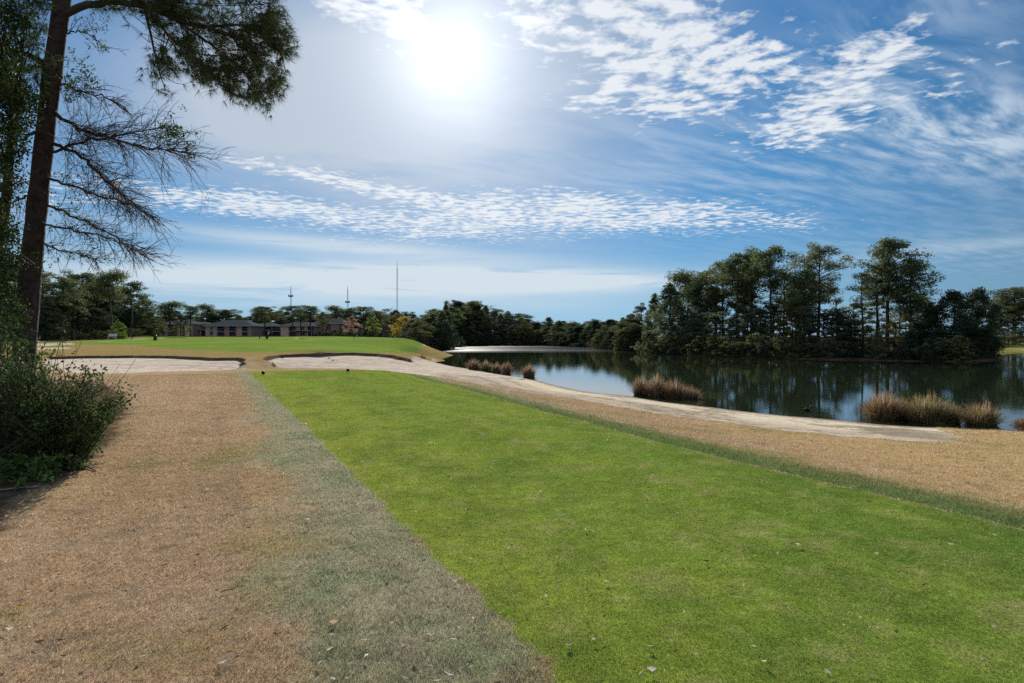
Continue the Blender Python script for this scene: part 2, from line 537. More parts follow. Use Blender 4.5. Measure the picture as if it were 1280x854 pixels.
def surface(x, y, z):
    """albedo and zone id of the ground at points"""
    P = np.stack([x, y], 1)
    r = np.hypot(x, y)
    n1 = fbm(x * 1.1, y * 1.1, 4)
    n2 = fbm(x * 4.3 + 3, y * 4.3, 3)
    n3 = fbm(x * .25 + 5, y * .25, 3)
    wob = (n2 - .5)
    c = np.tile(C_DORM, (len(x), 1))
    zone = np.full(len(x), 2)
    c = mixc(c, C_DORM_P, sstep(.45, .75, n1) * .6)
    c = mixc(c, C_DORM_O, sstep(.45, .65, n3) * .45)
    c = c * (1 + .5 * (fbm(x * 8.5, y * 8.5 + 20, 3) - .5) * sstep(14, 6, r))[:, None]
    right = sstep(3, 7, x) * sstep(40, 25, r)
    c = mixc(c, np.array((.43, .305, .145)), right * .85)
    c = mixc(c, np.array((.20, .20, .05)), sstep(.58, .75, fbm(x * .55 + 30, y * .55, 3)) * .45)
    # woodland floor beyond
    far = sstep(115, 150, r)
    c = mixc(c, C_SOIL * 1.2, far)
    zone[far > .5] = 5
    # bank round the green
    bk = sstep(50, 58, r) * sstep(140, 125, r) * (x < -5)
    c = mixc(c, C_BANK * 1.1, bk * .8)
    # mulch under the shrubs
    d = pdist(P, MULCH) + wob * .5
    w = sstep(-.12, .2, d)
    c = mixc(c, C_MULCH * (1 + .8 * (n1[:, None] - .5)), w * .95)
    zone[w > .5] = 5
    # faint mowing tracks along the tee's direction
    v_, u_ = x * .92 + y * .39, -x * .39 + y * .92
    trk = fbm(v_ * 2.2 + 50, u_ * .10, 4)
    c = c * (1 + .34 * (trk - .5) * sstep(3, -1, x - (2.5 - .42 * (y - 4))) * sstep(40, 25, r))[:, None]
    c = mixc(c, np.array((.19, .15, .10)), sstep(.60, .80, fbm(x * 3.7 + 60, y * 3.7, 4)) * .55)  # dark patches, shade of small dips painted into the grass colour
    # left fringe
    d = pdist(P, FRINGE) + wob * .35
    w = sstep(-.35, .40, d + (n1 - .5) * .8) * sstep(.02, .35, n2 + .22)
    g_ = .5 * (n2 - .5) + (fbm(x * 2.1 + 11, y * 2.1, 3) - .45) * 1.6
    c = mixc(c, C_FRINGE, np.clip(w, 0, 1) * .92)
    c = mixc(c, np.array((.185, .225, .105)), np.clip(w, 0, 1) * sstep(0, .4, g_) * .65)
    zone[w > .5] = 1
    # tee
    dt = pdist(P, TEE) + wob * .16 + (fbm(x * 14, y * 14, 2) - .5) * .10
    # green line of longer grass off the tee's right edge
    out = -dt
    side = sstep(-4, 1, x - (-.35 * (y - 16)))
    w = sstep(.02, .1, out) * sstep(1.7 + .8 * n1, .35, out) * side * sstep(1, 3, x + .4 * y)
    c = mixc(c, C_FRINGE_D, w * .85)
    w2 = sstep(.5, .9, out) * sstep(2.6, 1.0, out) * side * sstep(12, 22, y)
    c = mixc(c, C_FRINGE * .9, w2 * .55)
    zone[(w > .5) & (zone == 2)] = 1
    # green streak along the left fringe's outer edge
    dl = pdist(P, poly([(425, 860, 0), (400, 690, 0), (375, 600, 0)]), False)
    c = mixc(c, np.array((.13, .19, .085)), sstep(.16, .0, dl + wob * .3) * sstep(.4, .7, n1 + .1) * .5)
    w = sstep(-.03, .06, dt)
    tc = np.tile(C_TEE, (len(x), 1))
    tc = mixc(tc, C_TEE_Y, sstep(.9, -1.5, (x + .40 * y) - 2.6 - 1.6 * (n3 - .5)) * .85)  # yellower left side, veil and sun direction painted into the turf colour
    tc = mixc(tc, C_TEE_D, sstep(.6, 4.2, x + .2 * y - 1.6) * .85)  # darker right side, partly vignetting painted into the turf colour
    tc = mixc(tc, C_TEE_Y * 1.05, sstep(.4, .85, n1) * .4)
    tc = tc * (1 + .4 * (fbm(x * 9 + 2, y * 9, 3) - .5) * sstep(16, 6, r))[:, None]
    tc = mixc(tc, C_TEE_D * .9, sstep(.55, .25, fbm(x * 2.1 + 3, y * 1.4 + 8, 4)) * .4)
    tc = mixc(tc, np.array((.28, .265, .10)), sstep(.50, .80, fbm(x * 4.3, y * 3.4 + 40, 5)) * .5)
    tc = tc * (1 + .30 * (fbm(v_ * 3.0 + 9, u_ * .22, 4) - .5))[:, None]
    c = mixc(c, tc, w)
    zone[w > .5] = 0
    # green
    d = pdist(P, GREEN) + wob * .6
    w = sstep(-.5, .5, d)
    gc = mixc(np.tile(C_GREEN, (len(x), 1)), C_TEE_Y, sstep(.4, .7, n3) * .6)
    c = mixc(c, gc, w)
    zone[w > .5] = 4
    # sand
    ws = np.zeros(len(x))
    for B, s in ((BUNK_A, .3), (BUNK_B, .3), (BEACH, .9), (SPIT, .7), (BUNK_D, .2)):
        ws = np.maximum(ws, sstep(-.12, .15, pdist(P, B) + wob * s))
    for B in PATHS:
        ws = np.maximum(ws, sstep(-.3, .5, pdist(P, B) + wob) * .9)
    ws = np.maximum(ws, sstep(-.12, .15, pdist(P, BUNK_C) + wob * .2))
    sc = np.tile(C_SAND, (len(x), 1))
    sc = mixc(sc, C_SANDD, sstep(.5, .75, fbm(x * .7, y * 1.6, 4)) * .6)
    sc = mixc(sc, C_SANDD * .9, sstep(.56, .66, fbm(x * 2.6 + 9, y * 5.2, 3)) * .6)
    beach_near = (pdist(P, BEACH) > -.2) & (y < 42)
    sc = mixc(sc, np.array((.40, .315, .225)), beach_near * .6)
    sc = mixc(sc, np.array((.62, .53, .38)), beach_near * sstep(-.72, -.86, z) * sstep(-.97, -.93, z) * .85)
    wl = fbm(z * 26 + 3, np.arctan2(x, y) * 14, 4)
    sc = mixc(sc, np.array((.20, .16, .11)), beach_near * sstep(.47, .60, wl) * sstep(.36, .52, n2) * .75)
    sc = mixc(sc, C_SANDD * .8, sstep(.55, .75, fbm(x * 1.9 + 70, y * 1.9, 5)) * (y > 40) * .35)
    sc = mixc(sc, C_MUD, sstep(-.955, -1.0, z) * .8)
    c = mixc(c, sc, ws)
    zone[ws > .5] = 3
    d = pdist(P, MUD) + wob * .8
    c = mixc(c, C_MUD * (1 + .9 * (n2[:, None] - .5)), sstep(-.3, .3, d) * .75)
    # dark brown band on the bunker lips, shade of the backlit face painted in
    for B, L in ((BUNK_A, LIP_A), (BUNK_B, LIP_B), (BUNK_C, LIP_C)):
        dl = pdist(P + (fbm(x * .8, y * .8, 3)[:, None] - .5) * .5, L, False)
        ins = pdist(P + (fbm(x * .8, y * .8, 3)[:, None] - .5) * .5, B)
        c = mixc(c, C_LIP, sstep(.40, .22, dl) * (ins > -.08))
    # island ground, far right bank
    isl = (x > 20) & (y > 70) & (z > LAKE - .3)
    c = mixc(c, C_SOIL, isl * sstep(70, 74, y))
    c = mixc(c, np.array((.12, .075, .05)), isl * sstep(.4, .6, n1) * sstep(-.2, -.6, z))
    zone[isl] = 5
    frb = (x > 80) & (y > 112) & (y < 185) & (z > -.98) & (np.arctan2(x, y) > R(34.8))
    c = mixc(c, C_FARG, frb * 1.0)
    zone[frb] = 2
    # under water
    wb = sstep(-1.02, -1.3, z) * (y > 15)
    c = mixc(c, C_BED, wb)
    zone[wb > .5] = 6
    return np.clip(c, .005, .8), zone


# ------------------------------------------------------------------ terrain mesh
def rings():
    r = [.35]
    while r[-1] < 1400:
        a = r[-1]
        if a < 30:
            s = max(.03, a * .0085)
        elif a < 44:
            s = .25
        elif a < 68:
            s = .16
        elif a < 130:
            s = .6
        elif a < 260:
            s = a * .012
        else:
            s = a * .05
        r.append(a + s)
    return np.array(r)


def build_terrain():
    rr = rings()
    az = np.concatenate([np.arange(-180, -50, 4), np.arange(-50, -40, .5), np.arange(-40, 40, .15), np.arange(40, 50, .5), np.arange(50, 180, 4)])
    az = np.radians(az)
    A, RR = np.meshgrid(az, rr)
    x, y = (RR * np.sin(A)).ravel(), (RR * np.cos(A)).ravel()
    z = height(x, y)
    c, zone = surface(x, y, z)
    n, m = len(rr), len(az)
    i = np.arange(n - 1)[:, None] * m
    j = np.arange(m)[None]
    j2 = (j + 1) % m
    Q = np.stack([i + j, i + j2, i + m + j2, i + m + j], -1).reshape(-1, 4)
    V = np.stack([x, y, z], 1)
    fz = zone[Q[:, 0]]
    # smooth normals of the whole sheet, kept when it is split by kind of surface
    e1, e2 = V[Q[:, 2]] - V[Q[:, 0]], V[Q[:, 3]] - V[Q[:, 1]]
    fn = np.cross(e1, e2)
    N = np.zeros_like(V)
    for k in range(4):
        for ax in range(3):
            N[:, ax] += np.bincount(Q[:, k], fn[:, ax], len(V))
    N /= np.linalg.norm(N, axis=1)[:, None] + 1e-12
    N[N[:, 2] < 0] *= -1
    for zi, nm in enumerate(ZN):
        q = Q[fz == zi]
        if not len(q):
            continue
        u, inv = np.unique(q.ravel(), return_inverse=True)
        me = raw_mesh(nm, V[u], [inv.reshape(-1, 4)], c[u], True)
        me.normals_split_custom_set_from_vertices(N[u].tolist())
        me.materials.append(M['sand'] if nm == 'sand' else M['ground'])
        o = link(bpy.data.objects.new(nm, me))
        tag(o, kind='structure')


def ground_mat(name, sand=False):
    m, nt, out = new_mat(name)
    g = NT(nt)
    p = g.node('ShaderNodeBsdfPrincipled')
    pos = g.pos()
    a = g.noise(pos, 55.0, 4.0, .7)
    b = g.noise(pos, 9.0, 4.0, .6)
    e = g.noise(pos, 1.3, 4.0, .6)
    v = g.math('ADD', g.rng(a, .25, .75, .62 if not sand else .86, 1.38 if not sand else 1.14, False), g.math('ADD', g.rng(b, .25, .75, -.22, .22, False), g.rng(e, .3, .7, -.1, .1, False)))
    cc = g.node('ShaderNodeCombineColor')
    for i in range(3):
        g.put(cc.inputs[i], v)
    g.put(p.inputs['Base Color'], g.mix(1.0, g.attr(), cc.outputs[0], 'MULTIPLY'))
    p.inputs['Roughness'].default_value = .95
    p.inputs['Specular IOR Level'].default_value = .0
    bu = g.node('ShaderNodeBump')
    bu.inputs['Strength'].default_value = .6 if not sand else .5
    bu.inputs['Distance'].default_value = .03
    h = g.math('ADD', g.math('MULTIPLY', a, .6), g.math('MULTIPLY', b, 1.0 if not sand else 2.0))
    g.put(bu.inputs['Height'], h)
    g.put(p.inputs['Normal'], bu.outputs[0])
    nt.links.new(p.outputs[0], out.inputs[0])
    return m


M['ground'] = ground_mat('turf_ground')
M['sand'] = ground_mat('pale_sand', True)
build_terrain()


# ------------------------------------------------------------------ lake
def water_mat():
    m, nt, out = new_mat('lake_water')
    g = NT(nt)
    p = g.node('ShaderNodeBsdfPrincipled')
    pos = g.pos()
    sx = g.node('ShaderNodeSeparateXYZ')
    g.put(sx.inputs[0], pos)
    X, Y = sx.outputs[0], sx.outputs[1]
    # wind-ruffled belt across the far part of the lake
    wn = g.noise(g.vmath('MULTIPLY', pos, (.02, .05, 0)), 1.0, 3.0)
    edge = g.math('ADD', Y, g.math('MULTIPLY', g.math('SUBTRACT', wn, .5), 40.0))
    belt = g.math('MULTIPLY', g.rng(edge, 105, 140), g.rng(X, 46, 18))
    st = g.noise(g.vmath('MULTIPLY', pos, (.012, .09, 0)), 1.0, 2.0)
    belt = g.math('MULTIPLY', belt, g.rng(st, .36, .5, .45, 1.0))
    p.inputs['Base Color'].default_value = (.018, .026, .012, 1)
    p.inputs['IOR'].default_value = 1.333
    g.put(p.inputs['Roughness'], g.math('ADD', .015, g.math('MULTIPLY', belt, .10)))
    n1 = g.noise(g.vmath('MULTIPLY', pos, (1.0, 2.2, 1)), 2.6, 3.0, .6)
    n2 = g.noise(g.vmath('MULTIPLY', pos, (.6, 1.6, 1)), .5, 3.0, .6)
    bu = g.node('ShaderNodeBump')
    bu.inputs['Distance'].default_value = .02
    g.put(bu.inputs['Height'], g.math('ADD', g.math('MULTIPLY', n1, 1.0), g.math('MULTIPLY', n2, 1.5)))
    g.put(bu.inputs['Strength'], g.math('ADD', .05, g.math('MULTIPLY', belt, .30)))
    g.put(p.inputs['Normal'], bu.outputs[0])
    nt.links.new(p.outputs[0], out.inputs[0])
    return m


M['water'] = water_mat()
me = raw_mesh('lake_water', [(-60, 14, LAKE), (420, 14, LAKE), (420, 300, LAKE), (-60, 300, LAKE)], [np.array([[0, 1, 2, 3]])])
me.materials.append(M['water'])
tag(link(bpy.data.objects.new('lake_water', me)), kind='structure')
mb = MB()
an = np.linspace(0, 2 * math.pi, 28, endpoint=False)
rad = 1 + .18 * np.sin(2 * an + .5) + .1 * np.sin(5 * an)
mb.add(np.vstack([[0, 0, 0], np.stack([.95 * rad * np.cos(an), .62 * rad * np.sin(an), 0 * an], 1)]), None, [(0, 1 + i, 1 + (i + 1) % 28) for i in range(28)])
pu = mb.build('puddle_water', M['water'])
pu.location = (PUDDLE[0], PUDDLE[1], gz(PUDDLE[0], PUDDLE[1]) + .045)
tag(pu, kind='structure')

# ------------------------------------------------------------------ foliage helpers
def unit(v):
    return v / (np.linalg.norm(v, axis=-1, keepdims=True) + 1e-9)


def rdir(g, n):
    return unit(g.normal(size=(n, 3)))


def cards(mb, g, C, size, col, w=.28, A=None, diamond=False):
    """many small leaf-like faces at centres C"""
    n = len(C)
    if A is None:
        A = rdir(g, n)
    B = unit(np.cross(A, rdir(g, n)))
    size = np.broadcast_to(np.asarray(size, float), (n,))[:, None]
    if diamond:
        Nn = np.cross(A, B)
        V = np.stack([C - A * size * .5, C + B * size * w + Nn * size * .08, C + A * size * .5, C - B * size * w + Nn * size * .08], 1).reshape(-1, 3)
        mb.add(V, np.arange(n * 4).reshape(-1, 4), None, np.repeat(col, 4, 0))
    else:
        V = np.stack([C - A * size * .5 - B * size * w, C - A * size * .5 + B * size * w, C + A * size * .5], 1).reshape(-1, 3)
        mb.add(V, None, np.arange(n * 3).reshape(-1, 3), np.repeat(col, 3, 0))


def clump(mb, g, c, rad, n, size, tone, w=.28, diamond=False, hue=.08):
    P = rdir(g, n) * (g.random((n, 1)) ** .45) * np.asarray(rad)
    P[:, 2] *= np.where(P[:, 2] < 0, .7, 1)
    col = np.ones((n, 3)) * tone * g.uniform(.65, 1.35, (n, 1)) * (1 + g.normal(size=(n, 3)) * hue * .5)
    cards(mb, g, P + c, size * g.uniform(.6, 1.35, n), np.clip(col, .05, 4), w, None, diamond)


def bend(p0, p1, g, sag=.0, wob=.06, n=7):
    t = np.linspace(0, 1, n)[:, None]
    L = np.linalg.norm(np.subtract(p1, p0))
    P = np.asarray(p0) * (1 - t) + np.asarray(p1) * t
    P = P + np.sin(t * math.pi) * (g.normal(size=3) * wob * L)
    P[:, 2] -= (np.sin(t * math.pi) * sag * L)[:, 0]
    return P


def pine_meshes(seed, h=15.0, crown0=.5, spread=3.0, n_limb=20, per=110, size=.32, tones=(.7, 1.35), flat=.82, lean=0.0, top=1.0):
    g = np.random.default_rng(seed)
    tr, cr = MB(), MB()
    t = np.linspace(0, 1, 9)
    tx = np.cumsum(g.normal(0, .10, 9)) * np.linspace(0, 1, 9) + lean * t ** 1.5
    ty = np.cumsum(g.normal(0, .10, 9)) * np.linspace(0, 1, 9)
    T = np.stack([tx, ty, t * h * .97], 1)
    tr.tube(T, .23 * (1 - t * .82), 7)

    def at(f):
        return np.array([np.interp(f, t, T[:, k]) for k in range(3)])
    for k in range(n_limb):
        f = crown0 + (1 - crown0) * ((k + g.random()) / n_limb)
        u = (f - crown0) / (1 - crown0)
        prof = (.45 + 1.1 * u) if u < .5 else (1.0 * (1 - ((u - .5) / .5) ** 2.2 * .72))
        L = spread * prof * g.uniform(.5, 1.2)
        a = k * 2.4 + g.uniform(-.6, .6)
        d = np.array([math.cos(a), math.sin(a), g.uniform(.05, .5) + .2 * u])
        p0 = at(f * .98)
        p1 = p0 + d * L
        P = bend(p0, p1, g, -.08, .05, 5)
        tr.tube(P, np.linspace(.06, .02, 5), 4)
        nc = 2 if L < spread * .6 else 3
        for q in range(nc):
            s = (.98, .66, .42)[q]
            c = p0 * (1 - s) + p1 * s + g.normal(size=3) * (.28, .28, .38)
            rr = g.uniform(.7, 1.15) * spread / 3.0
            clump(cr, g, c, (rr, rr, rr * flat), int(per * g.uniform(.7, 1.2)), size, g.uniform(*tones), .2)
    for q in range(3):
        clump(cr, g, at(1) + g.normal(size=3) * (.5, .5, .25), (.75 * top, .75 * top, .55), per, size, g.uniform(*tones), .2)
    # a few dead stubs under the crown
    for q in range(7):
        f = g.uniform(crown0 * .45, crown0)
        a = g.uniform(0, 6.28)
        p0 = at(f)
        tr.tube(np.array([p0, p0 + np.array([math.cos(a), math.sin(a), .15]) * g.uniform(.4, 1.3)]), [.03, .01], 3)
    return tr, cr


def bushy_meshes(seed, h=8.0, spread=2.2, n=60, per=90, size=.3, cone=.8, tones=(.7, 1.3), base=.04, diamond=False, w=.24, rr0=.8):
    """crown that reaches the ground; cone=1 pointed, 0 round"""
    g = np.random.default_rng(seed)
    tr, cr = MB(), MB()
    z = np.linspace(0, h * .93, 7)
    T = np.stack([g.normal(0, .08, 7), g.normal(0, .08, 7), z], 1)
    tr.tube(T, np.linspace(.16, .03, 7), 6)
    for k in range(n):
        u = base + (1 - base) * ((k + g.random()) / n)
        rc = spread * ((1 - u) ** .75) if cone > .5 else spread * math.sqrt(max(.02, 1 - (2 * u - .9) ** 2 * (.95 if u > .45 else .55)))
        a = k * 2.4 + g.uniform(-.5, .5)
        s = g.uniform(.45, 1.08)
        c = np.array([math.cos(a) * rc * s, math.sin(a) * rc * s, u * h * .95 + g.normal() * .15])
        p0 = np.array([0, 0, max(.1, c[2] - rc * .35)])
        tr.tube(bend(p0, c, g, .02, .05, 4), [.035, .025, .018, .01], 3)
        rr = rr0 * g.uniform(.6, 1.2) * (spread / 2.2) * (.55 + .45 * (1 - u))
        clump(cr, g, c, (rr, rr, rr * .75), int(per * g.uniform(.7, 1.2)), size, g.uniform(*tones), w, diamond)
    return tr, cr


def bare_meshes(seed, h=10.0, spread=3.0, n=26):
    g = np.random.default_rng(seed)
    tr, cr = MB(), MB()
    T = np.stack([g.normal(0, .12, 6), g.normal(0, .12, 6), np.linspace(0, h * .85, 6)], 1)
    tr.tube(T, np.linspace(.16, .03, 6), 6)
    for k in range(n):
        f = g.uniform(.3, .95)
        a = g.uniform(0, 6.28)
        p0 = np.array([0, 0, h * .85 * f])
        L = spread * g.uniform(.5, 1.1) * (1.2 - .5 * f)
        d = np.array([math.cos(a) * .8, math.sin(a) * .8, g.uniform(.5, 1.1)])
        p1 = p0 + d * L
        tr.tube(bend(p0, p1, g, 0, .06, 5), np.linspace(.05, .015, 5), 4)
        for q in range(16):
            s = g.uniform(.35, 1)
            b = p0 * (1 - s) + p1 * s
            e = b + (d * .5 + rdir(g, 1)[0] * .9) * g.uniform(.4, 1.0)
            cr.tube(bend(b, e, g, 0, .08, 4), np.linspace(.016, .006, 4), 3)
    return tr, cr


PROTO = {}


def proto(key, meshes, leafmat, barkmat='bark', crown='crown'):
    tr, cr = meshes
    a = tr.mesh('trunk', True)
    a.materials.append(M[barkmat])
    b = cr.mesh(crown, False)
    b.materials.append(leafmat if not isinstance(leafmat, str) else M[leafmat])
    zz = np.concatenate(cr.v)[:, 2].max()
    xs = np.concatenate(cr.v)
    PROTO[key] = (a, b, zz, float(np.percentile(np.abs(xs[:, 0]), 97)), crown)


def leafmat(name, base, tr=.3):
    M[name] = bsdf(name, base, .9, True, spec=.0, translucent=tr)
    return M[name]


# colours of the kinds of tree
leafmat('pine_foliage', (.105, .130, .058), .45)
leafmat('pine_foliage_warm', (.13, .14, .056), .45)
leafmat('cedar_foliage', (.105, .128, .070), .42)
leafmat('dark_foliage', (.055, .074, .042), .38)
leafmat('brownish_foliage', (.13, .11, .07), .35)
leafmat('bright_foliage', (.20, .27, .05), .4)
leafmat('gold_foliage', (.36, .27, .05), .45)
leafmat('pink_foliage', (.36, .23, .16), .45)
leafmat('olive_foliage', (.14, .145, .055), .35)
leafmat('grey_twig', (.17, .15, .135), .0)
leafmat('shrub_foliage', (.10, .12, .052), .42)

proto('pine_a', pine_meshes(1, 15, .52, 3.0, 22, 120), 'pine_foliage')
proto('pine_b', pine_meshes(2, 15, .60, 2.6, 18, 120), 'pine_foliage')
proto('pine_c', pine_meshes(3, 15, .45, 3.3, 24, 115, lean=.6), 'pine_foliage_warm')
proto('pine_d', pine_meshes(4, 15, .66, 2.9, 16, 130, flat=.95), 'pine_foliage')
proto('pine_e', pine_meshes(5, 15, .40, 2.8, 26, 115), 'pine_foliage')
proto('pine_open', pine_meshes(6, 15, .55, 3.2, 12, 85, lean=1.0, flat=.85), 'pine_foliage_warm')
proto('pine_round', pine_meshes(8, 12, .62, 3.2, 20, 130, flat=1.0), 'pine_foliage')
proto('bushy_pine', bushy_meshes(11, 10, 3.0, 70, 110, .3, 1.0, (.8, 1.35), rr0=.85), 'cedar_foliage')
proto('bushy_pine_b', bushy_meshes(12, 10, 2.6, 60, 110, .3, 0.0, (.75, 1.3), rr0=.85), 'cedar_foliage')
proto('dense_dark', bushy_meshes(13, 9, 3.2, 95, 130, .3, 0.0, (.6, 1.25), rr0=.95), 'dark_foliage')
proto('dense_dark_b', bushy_meshes(14, 10, 3.0, 90, 120, .3, 1.0, (.6, 1.25), rr0=.95), 'dark_foliage')
proto('brownish', bushy_meshes(15, 8, 2.6, 60, 90, .28, 0.0, (.7, 1.25), rr0=.75), 'brownish_foliage')
proto('shrub_a', bushy_meshes(16, 3.4, 2.0, 46, 80, .24, 0.0, (.6, 1.4), diamond=True, rr0=.62), 'shrub_foliage')
proto('shrub_b', bushy_meshes(17, 4.4, 1.7, 46, 80, .24, 0.0, (.6, 1.4), diamond=True, rr0=.62), 'olive_foliage')
proto('shrub_c', bushy_meshes(18, 3.0, 2.2, 50, 85, .24, 0.0, (.6, 1.4), diamond=True, rr0=.62), 'dark_foliage')
proto('bright', bushy_meshes(19, 8, 2.2, 60, 85, .3, 0.0, (.7, 1.3), diamond=True, rr0=.7), 'bright_foliage')
proto('gold', bushy_meshes(20, 7, 3.0, 70, 80, .3, 0.0, (.65, 1.3), diamond=True, base=.12, rr0=.8), 'gold_foliage')
proto('pink', bushy_meshes(21, 6, 2.3, 50, 55, .26, 0.0, (.7, 1.3), diamond=True, base=.15, rr0=.7), 'pink_foliage')
proto('olive', bushy_meshes(22, 9, 2.6, 60, 70, .3, 0.0, (.7, 1.3), diamond=True, base=.1, rr0=.8), 'olive_foliage')
proto('bare', bare_meshes(23, 10, 2.6, 30), 'grey_twig', 'twig', 'twigs')
proto('bare_b', bare_meshes(24, 9, 2.2, 26), 'grey_twig', 'twig', 'twigs')
proto('understory', pine_meshes(25, 10, .2, 1.9, 26, 85, .3), 'cedar_foliage')


def tree(name, key, px, Y, top, label, cat='tree', group=None, wpx=None, rz=None, base=None, sink=.1):
    """one tree: trunk and crown under an Empty; top = photo row its top reaches from the camera, wpx = crown width in photo pixels"""
    a, b, h0, w0, crown = PROTO[key]
    x = (px - 640) / F * Y
    z = (gz(x, Y) if base is None else base) - sink
    zt = EYE + (HOR - top) / F * Y
    s = max(.8, zt - z) / h0
    sw = (wpx / 2 / F * Y) / w0 if wpx else s
    e = empty(name, (x, Y, z), random.uniform(0, 6.28) if rz is None else rz)
    e.scale = (sw, sw, s)
    for nm, me in (('trunk', a), (crown, b)):
        link(bpy.data.objects.new(nm, me), e)
    tag(e, label, cat, group)
    return e


# ------------------------------------------------------------------ pines and other trees on the point across the lake
GI = 'pines on the wooded point'
for px, top, Y, key, wpx, nm, lab in [
    (802, 378, 146, 'brownish', 34, 'evergreen_tree', 'small brownish evergreen at the left end of the wooded point'),
    (790, 392, 150, 'bushy_pine_b', 30, 'evergreen_tree', 'low dark evergreen beside the bright green tree'),
    (818, 366, 134, 'bushy_pine', 34, 'pine_tree', 'slim pointed pine right of the small brownish evergreen'),
    (838, 353, 117, 'bushy_pine', 62, 'pine_tree', 'bushy grey-green pine with branches down to the water'),
    (868, 398, 109, 'bushy_pine_b', 44, 'pine_tree', 'short rounded pine at the water below the round-topped pine'),
    (858, 336, 128, 'pine_round', 52, 'pine_tree', 'round-topped dark pine behind the bushy grey-green pine'),
    (884, 337, 118, 'pine_e', 46, 'pine_tree', 'pine with long crown just right of the round-topped pine'),
    (904, 324, 112, 'pine_c', 50, 'pine_tree', 'broad pine on the slope of crowns left of the highest middle pines'),
    (922, 318, 104, 'pine_b', 44, 'pine_tree', 'slender pine with bare lower trunk left of the big domed pine'),
    (940, 310, 111, 'pine_a', 56, 'pine_tree', 'big domed pine in the middle of the wooded point'),
    (964, 305, 101, 'pine_d', 40, 'pine_tree', 'tall pine with small flat top right of the big domed pine'),
    (980, 337, 108, 'pine_c', 50, 'pine_tree', 'lower broad warm green pine in the dip between two tall pines'),
    (995, 352, 112, 'pine_b', 40, 'pine_tree', 'low narrow pine behind the wide layered pine'),
    (1022, 303, 100, 'pine_c', 66, 'pine_tree', 'tall pine with wide layered crown left of the gap in the trees'),
    (1006, 335, 96, 'pine_e', 44, 'pine_tree', 'pine leaning in under the left side of the layered crown'),
    (1046, 356, 99, 'pine_open', 36, 'pine_tree', 'thin pine under the right side of the layered crown'),
    (1079, 338, 94, 'pine_open', 50, 'pine_tree', 'thinly leaved pine standing right of the gap'),
    (1109, 295, 93, 'pine_a', 56, 'pine_tree', 'tallest pine of the wooded point with straight bare trunk'),
    (1096, 330, 97, 'pine_b', 40, 'pine_tree', 'pine half hidden behind the tallest pine on its left'),
    (1137, 321, 90, 'pine_e', 54, 'pine_tree', 'dense dark pine against the right side of the tallest pine'),
    (1124, 352, 94, 'pine_c', 40, 'pine_tree', 'lower pine between the tallest pine and the dense dark one'),
]:
    tree(nm, key, px, Y, top, lab, 'tree', GI, wpx)
for px, top, Y, key, wpx, lab in [
    (1162, 380, 88, 'bushy_pine', 40, 'dark evergreen filling in right of the dense dark pine'),
    (1192, 361, 85.5, 'dense_dark', 58, 'very dark evergreen with knobbly top near the tip of the point'),
    (1222, 358, 86, 'dense_dark', 50, 'very dark evergreen at the very tip of the point'),
    (1204, 400, 82.5, 'dense_dark', 60, 'dense low black-green evergreen hanging over the water at the tip'),
    (1150, 402, 84, 'dense_dark_b', 46, 'low pointed evergreen below the dense dark pine'),
    (1234, 412, 83.5, 'dense_dark', 26, 'small black-green evergreen leaning over the water beyond the tip'),
]:
    tree('evergreen_tree', key, px, Y, top, lab, 'tree', 'evergreens at the tip of the point', wpx, sink=.3)
g_ = np.random.default_rng(31)
for px, top, Y in [(872, 352, 119), (896, 358, 113), (930, 350, 114), (848, 372, 121), (1146, 366, 97)]:
    tree('pine_tree', ('pine_e', 'bushy_pine', 'pine_c')[int(g_.integers(3))], px, Y, top, 'middle-height pine filling in behind the front row on the wooded point', 'tree', 'middle-height pines of the wooded point', 36 + g_.uniform(-4, 8))
for px, top, Y in [(892, 396, 104), (912, 404, 101), (934, 398, 99), (952, 390, 101), (974, 400, 96.5), (990, 385, 98), (1012, 388, 93), (1030, 396, 94), (1046, 392, 93),
                   (1063, 402, 95), (1088, 416, 92), (1118, 408, 88), (1133, 398, 88), (930, 378, 108), (965, 382, 106), (1000, 372, 108), (875, 390, 114)]:
    k = ('understory', 'bushy_pine_b', 'olive', 'understory')[int(g_.integers(4))]
    tree('young_evergreen', k, px, Y, top - 6, 'young evergreen in the shaded understory of the wooded point', 'tree', 'understory of the wooded point', 34 + g_.uniform(-8, 10))
def far_shore(px, y0=60.0):
    Y = np.arange(y0, 262, .5)
    h = height((px - 640) / F * Y, Y)
    wet = h < LAKE
    i = int(np.argmax(wet)) if wet.any() else 0
    j = i + int(np.argmax(~wet[i:]))
    return float(Y[j])


for i in range(40):
    px = 800 + i * 10.6 + g_.uniform(-4, 4)
    Y = far_shore(px, 62) + g_.uniform(.5, 3.4)
    top = np.interp(px, [800, 900, 1000, 1100, 1235], [425, 428, 430, 431, 432]) + g_.uniform(-14, 5)
    if 1040 < px < 1130 and i % 2:
        continue
    k = ('shrub_a', 'shrub_b', 'shrub_a', 'shrub_c')[int(g_.integers(4))]
    tree('waterside_shrub', k, px, Y, top, 'tangled shrub on the shaded bank of the wooded point', 'shrub', 'shrubs along the bank of the wooded point', 26 + g_.uniform(-6, 12), sink=.25)
